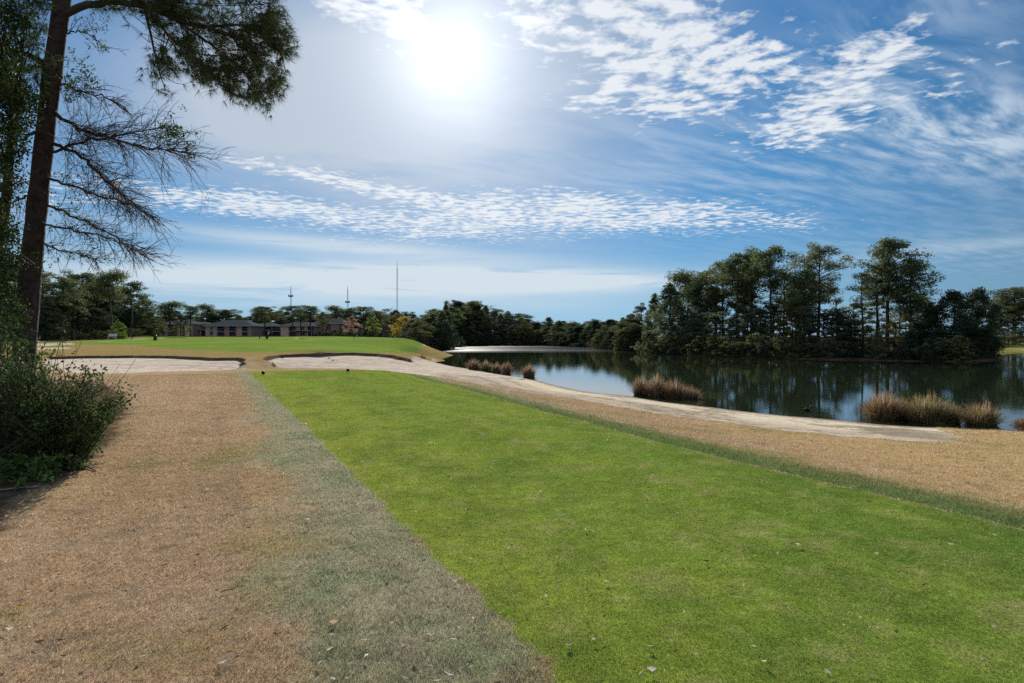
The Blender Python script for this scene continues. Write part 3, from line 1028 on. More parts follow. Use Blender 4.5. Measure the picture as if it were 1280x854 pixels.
# behind the gap and right-hand far bank
for px, top, Y, key, wpx, lab in [
    (1068, 378, 190, 'olive', 44, 'hazy olive tree seen through the gap in the pines'),
    (1098, 374, 185, 'olive', 40, 'hazy olive tree seen behind the trunk of the tallest pine'),
    (1040, 384, 195, 'bare', 36, 'bare grey tree seen under the layered crown'),
    (1268, 358, 150, 'pine_e', 60, 'large pine on the far right bank at the picture edge'),
    (1252, 372, 156, 'pine_c', 44, 'pine on the far right bank next to the dark tip of the point'),
    (1292, 366, 152, 'pine_a', 56, 'pine cut off by the right picture edge'),
    (1260, 400, 147, 'bushy_pine_b', 34, 'rounded dark evergreen under the large far bank pine'),
    (1276, 396, 149, 'olive', 26, 'olive brown tree at the right picture edge above the pale grass bank'),
    (1320, 360, 150, 'pine_e', 60, 'pine outside the right picture edge'),
    (1240, 404, 158, 'dense_dark', 36, 'dark low tree on the far bank behind the tip of the point'),
]:
    tree('pine_tree' if 'pine' in key else ('bare_tree' if key == 'bare' else 'broadleaf_tree'), key, px, Y, top, lab, 'tree', 'trees behind the wooded point', wpx)

# ------------------------------------------------------------------ far wood across the lake
prof_x = [505, 520, 535, 550, 562, 590, 606, 625, 640, 660, 690, 720, 750, 775, 800]
prof_y = [404, 401, 390, 380, 375, 375, 380, 388, 393, 396, 398, 401, 398, 398, 392]
FW = 'trees of the far wood'
g_ = np.random.default_rng(41)
kinds = ['pine_e', 'bushy_pine', 'brownish', 'bushy_pine_b', 'pine_b', 'dense_dark_b', 'bare', 'olive', 'pine_c', 'bushy_pine']
lab_far = {'pine': 'dark pine among many in the far wood across the lake', 'bushy': 'dark bushy evergreen among many in the far wood across the lake',
           'brown': 'greyish brown tree among many in the far wood across the lake', 'bare': 'bare grey tree in the far wood across the lake', 'olive': 'olive green broadleaf tree in the far wood across the lake'}
_fx = np.arange(520, 812, 8)
_fy = [far_shore(q, 130) for q in _fx]
FS = lambda px: float(np.interp(px, _fx, _fy))
for row, (Y0, n) in enumerate([(236, 34), (246, 32), (262, 30)]):
    for i in range(n):
        px = 512 + (i + g_.random()) * 292 / n
        Y = max(Y0 - 236, 0) + FS(px) + 5 + g_.uniform(-3, 3)
        top = np.interp(px, prof_x, prof_y) + (g_.uniform(6, 18) if row == 0 else g_.uniform(0, 9) if row == 1 else g_.uniform(-3, 4))
        k = kinds[int(g_.integers(len(kinds)))]
        if 540 < px < 640 and k in ('olive',):
            k = 'pine_e'
        kk = 'pine' if k.startswith('pine') else 'bushy' if ('bushy' in k or 'dense' in k) else 'brown' if k == 'brownish' else k
        nm = {'pine': 'pine_tree', 'bushy': 'evergreen_tree', 'brown': 'brown_tree', 'bare': 'bare_tree', 'olive': 'broadleaf_tree'}[kk]
        tree(nm, k, px, Y, top, lab_far[kk], 'tree', FW, 24 + g_.uniform(-5, 12))
for i in range(34):
    px = 528 + i * 7.6 + g_.uniform(-3, 3)
    Y = far_shore(px, 130) + g_.uniform(-.2, 2)
    k = ('shrub_c', 'shrub_a', 'shrub_c', 'brownish')[int(g_.integers(4))]
    tree('waterside_shrub', k, px, Y, 418 + g_.uniform(-7, 5), 'low dark shrub at the water edge of the far wood', 'shrub', 'shrubs at the edge of the far wood', 18 + g_.uniform(-3, 6), sink=.3)
tree('broadleaf_tree', 'bright', 770, 168, 406, 'bright yellow-green tree at the water between the far wood and the point', 'tree', None, 26, sink=.4)
tree('bare_tree', 'bare', 641, 233, 389, 'bare grey crown standing above the middle of the far wood', 'tree', None, 26)
tree('broadleaf_tree', 'olive', 656, 231, 401, 'olive yellow tree in the middle of the far wood', 'tree', None, 22)

# ------------------------------------------------------------------ trees behind the putting green
GB = 'trees behind the putting green'
for px, top, Y, key, wpx, nm, lab in [
    (213, 375, 188, 'pine_round', 38, 'pine_tree', 'round-crowned pine left of the buildings'),
    (238, 381, 196, 'pine_d', 22, 'pine_tree', 'narrow pine just right of the round-crowned pine'),
    (257, 379, 262, 'pine_round', 26, 'pine_tree', 'pine above the left end of the teal-roofed building'),
    (282, 386, 265, 'pine_d', 26, 'pine_tree', 'pine with gaps in its crown over the teal roof'),
    (299, 394, 272, 'olive', 22, 'broadleaf_tree', 'low olive tree behind the right slope of the teal roof'),
    (318, 384, 258, 'pine_open', 24, 'pine_tree', 'flat-topped pine right of the teal roof'),
    (331, 382, 196, 'pine_a', 26, 'pine_tree', 'tallest pine behind the middle of the buildings'),
    (345, 388, 250, 'pine_d', 20, 'pine_tree', 'pine right of the tallest pine behind the buildings'),
    (352, 404, 262, 'brownish', 18, 'brown_tree', 'small brown tree between the two groups of buildings'),
    (366, 381, 190, 'pine_d', 22, 'pine_tree', 'thin pine below the left radio mast'),
    (376, 386, 200, 'pine_b', 18, 'pine_tree', 'narrow pine between two thin pines below the left radio mast'),
    (388, 381, 192, 'pine_d', 22, 'pine_tree', 'open pine in front of the right-hand buildings'),
    (404, 389, 198, 'pine_c', 22, 'pine_tree', 'broad dark pine at the right end of the buildings'),
    (420, 381, 242, 'pine_round', 28, 'pine_tree', 'domed dark pine left of the middle radio mast'),
    (412, 392, 236, 'pine_e', 20, 'pine_tree', 'low dense pine below the domed dark pine'),
    (438, 385, 245, 'pine_e', 24, 'pine_tree', 'dark pine just right of the middle radio mast'),
    (455, 382, 250, 'pine_d', 22, 'pine_tree', 'pine with a small flat top over the yellow-green tree'),
    (470, 388, 250, 'pine_e', 24, 'pine_tree', 'dense pine right of the yellow-green tree'),
    (486, 385, 246, 'pine_open', 22, 'pine_tree', 'pine with ragged crown left of the tallest radio mast'),
    (497, 391, 256, 'pine_c', 20, 'pine_tree', 'dark pine behind the golden tree'),
    (440, 395, 190, 'pink', 27, 'flowering_tree', 'pinkish tree in young leaf behind the putting green'),
    (466, 390, 192, 'bright', 18, 'broadleaf_tree', 'slim yellow-green tree among the bare grey trees'),
    (507, 395, 172, 'gold', 34, 'broadleaf_tree', 'golden yellow round tree at the right end of the putting green'),
    (458, 400, 205, 'bare', 16, 'bare_tree', 'bare grey tree left of the slim yellow-green tree'),
    (478, 402, 206, 'bare_b', 18, 'bare_tree', 'bare grey tree right of the slim yellow-green tree'),
    (450, 408, 188, 'bushy_pine', 10, 'evergreen_tree', 'small dark conifer in front of the pinkish tree'),
    (490, 404, 208, 'bare', 15, 'bare_tree', 'bare mauve tree against the left side of the golden tree'),
    (428, 402, 214, 'bare_b', 18, 'bare_tree', 'bare tree beside the dark pines right of the buildings'),
    (530, 400, 212, 'bushy_pine_b', 20, 'evergreen_tree', 'dark evergreen right of the golden tree'),
    (408, 404, 190, 'bare', 22, 'bare_tree', 'bare twiggy tree in front of the right-hand buildings'),
    (226, 396, 190, 'olive', 20, 'broadleaf_tree', 'olive tree in front of the leftmost building'),
]:
    tree(nm, key, px, Y, top, lab, 'tree', GB, wpx)
for i in range(46):
    px = 190 + i * 7.5 + g_.uniform(-4, 4)
    tree('young_evergreen', ('understory', 'bushy_pine_b', 'dense_dark')[i % 3], px, 264 + g_.uniform(0, 22), 392 + g_.uniform(-6, 7), 'dark tree in the wood behind the buildings and the putting green', 'tree', 'wood behind the buildings', 24)
for i in range(13):
    px = 398 + i * 9.5 + g_.uniform(-3, 3)
    tree('hedge_shrub', ('shrub_c', 'shrub_a')[i % 2], px, 182 + g_.uniform(0, 6), 414 + g_.uniform(-2, 2), 'low dark shrub along the back of the putting green', 'shrub', 'shrubs behind the putting green', 15)

# ------------------------------------------------------------------ wood left of the fairway
GL = 'trees of the left wood'
for px, top, Y, key, wpx, nm, lab in [
    (18, 330, 118, 'pine_e', 56, 'pine_tree', 'tall pine at the left picture edge behind the leaning pine'),
    (52, 336, 116, 'pine_c', 46, 'pine_tree', 'pine showing just right of the leaning pine trunk'),
    (78, 345, 112, 'pine_e', 44, 'pine_tree', 'second pine right of the leaning pine trunk'),
    (104, 338, 124, 'pine_a', 46, 'pine_tree', 'pine under the tips of the bare branches'),
    (140, 334, 108, 'pine_round', 46, 'pine_tree', 'flat-headed pine on a straight bare trunk in the left wood'),
    (122, 350, 128, 'pine_e', 40, 'pine_tree', 'pine behind the left side of the flat-headed pine'),
    (164, 350, 122, 'pine_b', 36, 'pine_tree', 'pine at the sloping right end of the left wood'),
    (178, 372, 132, 'pine_e', 32, 'pine_tree', 'last low pine at the right end of the left wood'),
    (60, 372, 108, 'bushy_pine', 44, 'evergreen_tree', 'bushy evergreen under the pines beside the leaning trunk'),
    (92, 370, 114, 'bushy_pine_b', 44, 'evergreen_tree', 'rounded evergreen under the middle of the left wood'),
    (120, 384, 118, 'dense_dark', 40, 'evergreen_tree', 'dark evergreen left of the yellow-green bush'),
    (166, 388, 126, 'dense_dark', 36, 'evergreen_tree', 'dark evergreen behind the yellow-green bush'),
    (188, 394, 140, 'dense_dark_b', 28, 'evergreen_tree', 'dark pointed evergreen left of the leftmost building'),
    (20, 372, 106, 'dense_dark', 60, 'evergreen_tree', 'dark evergreen low at the left picture edge'),
    (-30, 330, 112, 'pine_e', 60, 'pine_tree', 'pine beyond the left picture edge'),
    (148, 402, 106, 'bright', 18, 'broadleaf_tree', 'yellow-green bush at the foot of the left wood'),
]:
    tree(nm, key, px, Y, top, lab, 'tree', GL, wpx)
for i in range(20):
    px = 30 + i * 8.4 + g_.uniform(-4, 4)
    tree('young_evergreen', ('bushy_pine_b', 'dense_dark', 'understory', 'olive')[i % 4], px, 130 + g_.uniform(0, 14), np.interp(px, [30, 140, 195], [362, 366, 392]) + g_.uniform(-8, 12), 'dark tree deep in the left wood behind the front pines', 'tree', 'depth of the left wood', 34)
for i in range(15):
    px = -6 + i * 14.2 + g_.uniform(-4, 4)
    tree('woodland_shrub', ('shrub_a', 'shrub_b', 'shrub_c')[i % 3], px, 104 + g_.uniform(0, 8) + max(0, px - 150) * .5, 412 + g_.uniform(-9, 4), 'shrub along the foot of the left wood', 'shrub', 'shrubs at the foot of the left wood', 26 + g_.uniform(-4, 8), sink=.3)
# ------------------------------------------------------------------ big leaning pine at the left
PD = 13.0


def pp(px, py, Y=PD):
    return ony(px, py, Y)


def in_poly(P, V):
    return pdist(np.asarray(P, float), np.asarray(V, float)) > 0


def fill(g, V, n):
    """n evenly scattered points inside a polygon given in photo pixels"""
    V = np.asarray(V, float)
    lo, hi = V.min(0), V.max(0)
    pts = []
    while len(pts) < n:
        C = lo + g.random((40, 2)) * (hi - lo)
        C = C[in_poly(C, V)]
        for c in C[:6]:
            pts.append(c)
    return np.array(pts[:n])


def spline(P, n):
    P = np.asarray(P, float)
    d = np.r_[0, np.cumsum(np.linalg.norm(np.diff(P, axis=0), axis=1))]
    t = np.linspace(0, d[-1], n)
    Q = np.stack([np.interp(t, d, P[:, k]) for k in range(P.shape[1])], 1)
    for _ in range(2):
        Q[1:-1] = Q[1:-1] * .5 + (Q[:-2] + Q[2:]) * .25
    return Q


def tufts(mb, g, P, D, n=16, L=.17, w=.0048, tone=(.7, 1.35)):
    """needle tufts: fans of thin needles at points P along directions D"""
    m = len(P)
    P = np.repeat(P, n, 0)
    D = unit(np.repeat(D, n, 0) + g.normal(size=(m * n, 3)) * .62)
    Ls = L * g.uniform(.7, 1.25, (m * n, 1))
    B = unit(np.cross(D, rdir(g, m * n))) * w
    tip = P + D * Ls
    tip[:, 2] -= Ls[:, 0] * .12
    V = np.stack([P - B * .6, P + B, tip], 1).reshape(-1, 3)
    c = np.repeat(g.uniform(*tone, m), n)[:, None] * g.uniform(.8, 1.2, (m * n, 1)) * np.array([1, 1, 1])
    mb.add(V, None, np.arange(m * n * 3).reshape(-1, 3), np.repeat(c, 3, 0))


def leaf_cluster(mb, g, P, r, n, size, tone=(.7, 1.3), base=(1, 1, 1)):
    m = len(P)
    C = np.repeat(P, n, 0) + rdir(g, m * n) * (g.random((m * n, 1)) ** .5) * r
    A = unit(g.normal(size=(m * n, 3)) + np.array([0, 0, -.25]))
    c = np.repeat(g.uniform(*tone, m), n)[:, None] * g.uniform(.75, 1.25, (m * n, 1)) * np.array(base)
    cards(mb, g, C, size * g.uniform(.6, 1.25, m * n), c, .24, A, True)


g = np.random.default_rng(101)
pine = empty('leaning_pine', (*pp(24, 530)[:2], 0.0))
pine.location.z = gz(pine.location.x, pine.location.y)
off = np.array(pine.location)
tag(pine, 'tall leaning pine with bare lower branches beside the tee at the left', 'tree')
TR = [pp(22, 545), pp(28, 480), pp(33, 400), pp(39, 330), pp(46, 262), pp(55, 180), pp(63, 110), pp(71, 50), pp(78, 0), pp(86, -70), pp(98, -160), pp(110, -250), pp(120, -330)]
TR = np.array(TR)
mb = MB()
TQ = spline(TR, 34)
rr = np.interp(np.arange(34), [0, 2, 6, 20, 33], [.25, .205, .185, .155, .07])
rr = rr * (1 + .04 * g.normal(size=34))
mb.tube(TQ - off, rr, 14)
mb.build('trunk', M['bark'], pine, True)


def near_trunk(p):
    """point on the trunk at the height of p"""
    return np.array([np.interp(p[2], TQ[:, 2], TQ[:, k]) for k in range(3)])


def limb(path, r0, r1, name='limb', foliage=None, twigs=None, matname='twig'):
    """path: list of (px, py, depth); returns the polyline"""
    P = spline([pp(*q) for q in path], 22)
    P[1:-1] += g.normal(size=(20, 3)) * .018
    m = MB()
    m.tube(P - off, np.linspace(r0, r1, 22), 6)
    return P, m


# the live upper limb and its needles
main, m = limb([(74, 22, 13), (100, 6, 12.9), (130, 3, 12.8), (180, 6, 12.6), (215, 22, 12.5), (255, 34, 12.4), (300, 46, 12.2), (335, 70, 12.1)], .075, .02)
subs = [[(130, 3, 12.8), (170, -6, 12.9), (220, -18, 13), (280, -14, 13), (330, 6, 12.9)], [(180, 6, 12.6), (215, 50, 12.3), (240, 68, 12.1), (275, 100, 12)],
        [(215, 22, 12.5), (270, 60, 12.8), (310, 95, 12.9), (338, 120, 12.9)], [(255, 34, 12.4), (310, 30, 12.1), (350, 55, 12), (357, 90, 12)], [(180, 6, 12.6), (190, 50, 12.8), (197, 85, 12.8), (206, 110, 12.9)]]
skel = [main]
for s in subs:
    P = spline([pp(*q) for q in s], 16)
    m.tube(P - off, np.linspace(.03, .008, 16), 5)
    skel.append(P)
S = np.vstack(skel)
fol = MB()
regions = [([(200, -30), (330, -30), (352, 0), (362, 50), (362, 95), (352, 122), (332, 135), (312, 128), (288, 116), (262, 106), (240, 84), (222, 62), (214, 36), (190, 10)], 150),
           ([(262, 40), (352, 10), (362, 60), (358, 100), (340, 132), (300, 118), (265, 92)], 80),
           ([(150, -10), (215, -20), (262, 30), (240, 60), (200, 40)], 40), ([(95, -30), (175, -30), (180, 8), (150, 16), (118, 8)], 26), ([(180, 66), (205, 60), (220, 86), (224, 110), (212, 120), (195, 108), (176, 86)], 16), ([(150, -30), (230, -30), (215, 8), (170, -4)], 24), ([(215, 40), (235, 50), (262, 100), (240, 96)], 12)]
for V, n in regions:
    for q in fill(g, V, n):
        p = pp(q[0], q[1], 12.5 + g.normal() * .38)
        i = np.argmin(((S - p) ** 2).sum(1))
        a = S[max(0, i - 2)]
        tw = bend(a, p, g, .10, .07, 6)
        m.tube(tw - off, np.linspace(.008, .004, 6), 3)
        d = unit(p - a + np.array([.12, 0, -.12]))
        k = 7
        P = np.vstack([tw[3:], p + g.normal(size=(k, 3)) * .085])
        D = unit(np.tile(d, (len(P), 1)) + g.normal(size=(len(P), 3)) * .55)
        tufts(fol, g, P - off, D, 15, .17)
m.build('limb', M['twig'], pine, True)
fol.build('needles', M['needle_near'], pine)

# a second live limb to the left, mostly outside the frame
main, m = limb([(66, 85, 13), (40, 70, 12.7), (5, 62, 12.4), (-50, 60, 12)], .06, .02)
main2 = spline([pp(78, 0, 13), pp(50, -10, 13.2), pp(10, -8, 13.5), pp(-40, 10, 13.6)], 22)
m.tube(main2 - off, np.linspace(.06, .02, 22), 5)
S = np.vstack([main, main2])
fol = MB()
for V, n in [([(-40, -30), (60, -30), (64, 20), (56, 60), (50, 100), (20, 130), (-40, 140)], 95), ([(50, 70), (60, 80), (60, 105), (40, 120)], 8)]:
    for q in fill(g, V, n):
        p = pp(q[0], q[1], 12.8 + g.normal() * .5)
        i = np.argmin(((S - p) ** 2).sum(1))
        tw = bend(S[i], p, g, .08, .07, 6)
        m.tube(tw - off, np.linspace(.008, .004, 6), 3)
        P = np.vstack([tw[3:], p + g.normal(size=(6, 3)) * .09])
        D = unit(np.tile(unit(p - S[i]), (len(P), 1)) + g.normal(size=(len(P), 3)) * .55)
        tufts(fol, g, P - off, D, 14, .17)
m.build('limb', M['twig'], pine, True)
fol.build('needles', M['needle_near'], pine)


def spray(path, r0, n, length, drop, name='bare_limb', spread=.55, grow=None):
    """a bare limb with a fan of drooping twigs"""
    P, m = limb(path, r0, .006)
    L = len(P)
    for k in range(n):
        i = int(g.uniform(.15, 1) * (L - 2))
        t = unit(P[i + 1] - P[i])
        side = g.normal(size=3) * spread * 1.35
        side[1] *= 1.4
        d = unit(t + side + np.array([.15, 0, -drop * g.uniform(-.6, 1.2)]))
        l = length * g.uniform(.5, 1.35)
        e = P[i] + d * l
        tw = bend(P[i], e, g, -.06, .05, 7)
        tw[:, 2] -= np.linspace(0, 1, 7) ** 2 * l * .10
        m.tube(tw - off, np.linspace(.0065, .0028, 7), 3)
        for q in range(int(g.integers(2, 5))):
            j = int(g.integers(1, 6))
            d2 = unit(d + g.normal(size=3) * .55 + np.array([.1, 0, -.1]))
            l2 = l * g.uniform(.25, .6)
            tw2 = bend(tw[j], tw[j] + d2 * l2, g, -.05, .08, 5)
            m.tube(tw2 - off, np.linspace(.0038, .0018, 5), 3)
            if g.random() < .55:
                d3 = unit(d2 + g.normal(size=3) * .7)
                m.tube(np.array([tw2[2], tw2[2] + d3 * l2 * .3, tw2[2] + d3 * l2 * .55 + np.array([0, 0, -.02])]) - off, [.0026, .002, .0015], 3)
    m.build(name, M['twig'], pine, True)
    return P


spray([(64, 138, 13), (90, 158, 12.8), (130, 172, 12.5), (180, 184, 12.3), (225, 190, 12.2), (250, 196, 12.2)], .04, 133, .78, .1)
spray([(60, 176, 13), (95, 190, 13), (120, 214, 12.9), (142, 234, 12.8), (165, 252, 12.8), (183, 268, 12.7)], .038, 114, .74, .35)
spray([(60, 190, 13), (100, 178, 13.3), (140, 172, 13.6), (185, 160, 13.8), (215, 158, 14)], .03, 87, .6, .15)
spray([(55, 222, 13), (90, 232, 12.6), (130, 246, 12.3), (175, 262, 12.1), (205, 282, 12)], .028, 87, .55, .4)
spray([(50, 252, 13), (90, 270, 13.2), (130, 288, 13.4), (165, 312, 13.5), (186, 324, 13.5)], .026, 76, .5, .35)
spray([(46, 278, 13), (80, 286, 12.7), (120, 292, 12.5), (160, 306, 12.4), (192, 326, 12.3)], .022, 68, .45, .3)
spray([(44, 300, 13), (70, 312, 13.1), (100, 318, 13.2), (130, 328, 13.2)], .018, 45, .45, .2)
spray([(66, 100, 13), (95, 112, 13.2), (130, 120, 13.4), (160, 140, 13.5)], .022, 57, .5, .1)
spray([(70, 50, 13), (92, 38, 13.2), (115, 45, 13.3), (132, 60, 13.4)], .018, 14, .4, .3)
spray([(60, 160, 13), (30, 172, 12.6), (0, 180, 12.2), (-40, 180, 12)], .035, 26, .6, .1)
spray([(52, 240, 13), (25, 250, 12.6), (-10, 262, 12.2)], .03, 22, .6, .2)
# leafy tuft caught among the bare twigs, and scattered sprigs
fol = MB()
P = np.array([pp(*(np.array([213, 166]) + g.normal(size=2) * (13, 8)), 12.4 + g.normal() * .15) for _ in range(52)])
leaf_cluster(fol, g, P - off, .08, 15, .05, base=(.9, 1.1, .8))
P = np.array([pp(*(np.array([237, 186]) + g.normal(size=2) * (5, 9)), 12.3 + g.normal() * .12) for _ in range(16)])
leaf_cluster(fol, g, P - off, .07, 12, .05, base=(.8, .8, .7))
fol.build('leafy_tuft', M['glossy_leaf'], pine)
fol = MB()
P = []
for V, n in [([(70, 60), (100, 55), (130, 100), (120, 130), (85, 130), (70, 100)], 60), ([(95, 20), (130, 15), (140, 60), (110, 70)], 26), ([(60, 215), (110, 215), (110, 260), (60, 270)], 22), ([(55, 265), (120, 260), (140, 330), (60, 330)], 30),
             ([(75, 85), (115, 80), (120, 115), (80, 122)], 40)]:
    P += [pp(q[0], q[1], 12.7 + g.normal() * .4) for q in fill(g, V, n)]
P = np.array(P)
leaf_cluster(fol, g, P - off, .075, 9, .05)
fol.build('sprigs', M['glossy_leaf'], pine)

# ------------------------------------------------------------------ evergreen oak at the left edge
g = np.random.default_rng(111)
ox, oy = pp(-70, 500, 11.5)[:2]
oak = empty('evergreen_oak', (ox, oy, gz(ox, oy)))
off = np.array(oak.location)
tag(oak, 'dark evergreen oak reaching into the left edge behind the shrubs', 'tree')
mb = MB()
T = spline([(0, 0, -.1), (.1, .1, 1.5), (.05, .2, 3), (.3, .1, 5), (.2, 0, 7)], 20)
mb.tube(T, np.linspace(.2, .05, 20), 10)
T2 = spline(np.array([pp(-60, 380, 11.5), pp(-10, 330, 11.6), pp(8, 260, 11.7), pp(12, 190, 11.8), pp(20, 120, 11.9), pp(28, 60, 12)]) - off, 20)
mb.tube(T2, np.linspace(.12, .03, 20), 8)
lf = MB()
S = np.vstack([T[4:], T2])
for V, n in [([(-40, 0), (34, 0), (44, 60), (30, 130), (-40, 140)], 90), ([(-40, 120), (20, 130), (34, 190), (22, 240), (-40, 250)], 70), ([(-40, 240), (16, 250), (24, 300), (30, 350), (20, 420), (-40, 430)], 100),
             ([(-40, 330), (10, 300), (34, 400), (-40, 440)], 60), ([(20, 110), (52, 100), (50, 150), (25, 170)], 14)]:
    for q in fill(g, V, n):
        p = pp(q[0], q[1], 11.6 + g.normal() * .7) - off
        i = np.argmin(((S - p) ** 2).sum(1))
        tw = bend(S[i], p, g, .05, .08, 6)
        mb.tube(tw, np.linspace(.018, .004, 6), 3)
        leaf_cluster(lf, g, np.vstack([tw[3:], p[None]]), .18, 20, .066, base=(.5, .55, .5))
mb.build('trunk', M['bark'], oak, True)
lf.build('crown', M['glossy_leaf'], oak)

# ------------------------------------------------------------------ shrubs by the tee
def shrub(name, label, seed, root, V, n, depth, dj, leaf, per, rad, base=(1, 1, 1), bare=0, tone=(.55, 1.4)):
    g = np.random.default_rng(seed)
    x, y = ony(root[0], root[1], depth)[:2]
    e = empty(name, (x, y, gz(x, y)))
    off = np.array(e.location)
    tag(e, label, 'shrub')
    st, lf = MB(), MB()
    roots = g.normal(size=(14, 3)) * (.3, .3, 0)
    Q = fill(g, V, n)
    for k, q in enumerate(Q):
        p = ony(q[0], q[1], depth + g.normal() * dj) - off
        if p[2] < .05:
            p[2] = .05 + g.random() * .1
        r0 = roots[int(g.integers(14))] * np.array([1, 1, 0])
        mid = r0 * .4 + p * .6 + np.array([0, 0, .12])
        P = spline([r0 + (0, 0, -.04), mid, p], 7)
        st.tube(P, np.linspace(.008, .0025, 7), 4)
        leaf_cluster(lf, g, np.vstack([p[None], P[2:6]]), rad, per, leaf, tone, base)
    for k in range(bare):
        q = fill(g, V, 1)[0]
        p = ony(q[0] + g.uniform(-5, 25), q[1] - g.uniform(30, 80), depth + g.normal() * dj) - off
        r0 = roots[int(g.integers(14))]
        P = spline([r0, r0 * .3 + p * .7 + g.normal(size=3) * .06, p], 9)
        st.tube(P, np.linspace(.008, .002, 9), 4)
        for j in range(4):
            i = int(g.integers(4, 8))
            st.tube(np.array([P[i], P[i] + unit(g.normal(size=3) + (.2, 0, .5)) * g.uniform(.1, .3)]), [.003, .0015], 3)
            if g.random() < .6:
                leaf_cluster(lf, g, P[i][None], .06, 3, leaf, tone, base)
    st.build('stems', M['twig'], e, True)
    lf.build('foliage', M['glossy_leaf'], e)


shrub('evergreen_shrub', 'large dark evergreen shrub with bare stems poking out of its top', 201, (60, 560), [(-70, 440), (0, 425), (40, 420), (62, 440), (100, 450), (126, 466), (138, 505), (132, 545), (122, 570), (100, 582), (60, 592), (0, 600), (-70, 610)],
      330, 8.7, .38, .06, 12, .14, bare=26)
shrub('evergreen_shrub', 'sprawling leafy shrub branch reaching out over the brown grass', 202, (56, 566), [(112, 556), (120, 530), (128, 500), (140, 480), (158, 468), (172, 482), (168, 498), (150, 520), (138, 545), (122, 556)], 34, 8.6, .16, .055, 8, .08, base=(1.1, 1.15, 1), bare=4)
shrub('evergreen_shrub', 'small pale-leaved plant at the lower front of the dark shrub', 203, (34, 598), [(8, 570), (30, 562), (58, 575), (56, 592), (30, 602), (5, 600)], 20, 7.8, .14, .075, 9, .08, base=(1.7, 1.9, 1.6))
shrub('evergreen_shrub', 'tall dark shrub at the left edge in front of the pine trunk', 204, (-20, 540), [(-80, 390), (-20, 385), (10, 395), (28, 420), (40, 470), (30, 540), (-80, 560)], 170, 9.6, .35, .06, 15, .14, base=(.8, .85, .8), bare=6)

# ------------------------------------------------------------------ reed and grass tussocks along the shore
def tussock(name, label, seed, px, py, wpx, hpx, n, tint, group, zb=None, cat='reeds', green=.0, droop=1.0):
    g = np.random.default_rng(seed)
    p = onz(px, py, LAKE + .02 if zb is None else zb)
    x, y = p[:2]
    zb = max(gz(x, y), LAKE - .12) - .03
    h = hpx * .98 / F * y
    w = wpx * 1.15 / 2 / F * y
    n = int(n * 1.15)
    a = g.uniform(0, 2 * math.pi, n)
    r = np.sqrt(g.random(n)) * w * .52
    b = np.stack([np.cos(a) * r, np.sin(a) * r, np.zeros(n)], 1)
    out = g.uniform(.0, 1, n) ** 1.2 * w * .95
    da = a + g.normal(0, .7, n)
    H = h * (.30 + .75 * g.random(n) ** .8) * (1 - .35 * (r / (w * .52)) ** 2)
    dirn = np.stack([np.cos(da), np.sin(da), np.zeros(n)], 1) * out[:, None]
    side = unit(np.cross(np.stack([np.cos(da), np.sin(da), np.zeros(n)], 1), rdir(g, n)))
    side[:, 2] *= .2
    wd = g.uniform(.006, .016, n) * max(1, y / 28)
    lv = []
    for t, ww in ((0, .7), (.4, 1.0), (.75, .8), (1.0, .12)):
        c = b + dirn * (t ** 1.8) + np.array([0, 0, 1]) * (H * (t - .22 * droop * t ** 3 * (out / (w * .75 + 1e-6)).clip(0, 1.2) ** 1.0))[:, None]
        lv += [c - side * (wd * ww)[:, None], c + side * (wd * ww)[:, None]]
    V = np.stack(lv, 1).reshape(-1, 3)
    k = np.arange(n)[:, None] * 8
    Q = np.concatenate([k + np.array([[0, 1, 3, 2]]), k + np.array([[2, 3, 5, 4]]), k + np.array([[4, 5, 7, 6]])])
    base = np.array([(.34, .27, .175), (.25, .185, .125), (.42, .35, .235), (.24, .205, .125)])[g.integers(0, 4, n)] * np.array(tint)
    gr = g.random(n) < green
    base[gr] = np.array((.17, .20, .06))
    base *= g.uniform(.55, 1.3, (n, 1))
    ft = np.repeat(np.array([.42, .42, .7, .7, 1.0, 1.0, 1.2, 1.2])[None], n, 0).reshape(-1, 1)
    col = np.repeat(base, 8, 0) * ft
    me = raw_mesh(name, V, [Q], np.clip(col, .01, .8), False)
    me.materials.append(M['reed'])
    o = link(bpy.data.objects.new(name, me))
    o.location = (x, y, zb)
    tag(o, label, cat, group)
    return o


GF, GM, GR = 'dry tussocks far along the shore', 'dry tussocks in the water halfway along', 'large dry tussocks on the right shore'
tussock('reed_tussock', 'leftmost tussock of the far row of dry reeds', 301, 592, 463, 20, 18, 420, (.95, .8, .75), GF)
tussock('reed_tussock', 'greener tussock second in the far row of dry reeds', 302, 608, 463.5, 17, 18, 380, (.85, .9, .7), GF, green=.2)
tussock('reed_tussock', 'reddish tussock third in the far row of dry reeds', 303, 621, 464.5, 15, 17, 380, (1, .78, .72), GF)
tussock('reed_tussock', 'tallest tussock at the right end of the far row', 304, 633, 467, 15, 21, 420, (1, .78, .72), GF)
tussock('reed_tussock', 'lone round reddish tussock standing in the water right of the far row', 305, 661, 470.5, 20, 21, 520, (1, .80, .74), GF)
tussock('reed_tussock', 'small brown tussock on the shore below the bank of the green', 306, 528, 453.5, 11, 13, 200, (.8, .6, .45), GF)
tussock('reed_tussock', 'left tussock of the island of dry reeds in the middle of the shore', 311, 801, 493, 27, 31, 700, (.95, .82, .74), GM)
tussock('reed_tussock', 'broad centre tussock of the middle reed island', 312, 821, 495, 32, 36, 800, (1, .88, .8), GM)
tussock('reed_tussock', 'tawny tussock right of centre in the middle reed island', 313, 843, 496.5, 30, 33, 700, (1, .82, .72), GM)
tussock('reed_tussock', 'low drooping tussock at the right end of the middle reed island', 314, 863, 497.5, 26, 24, 560, (.85, .7, .62), GM)
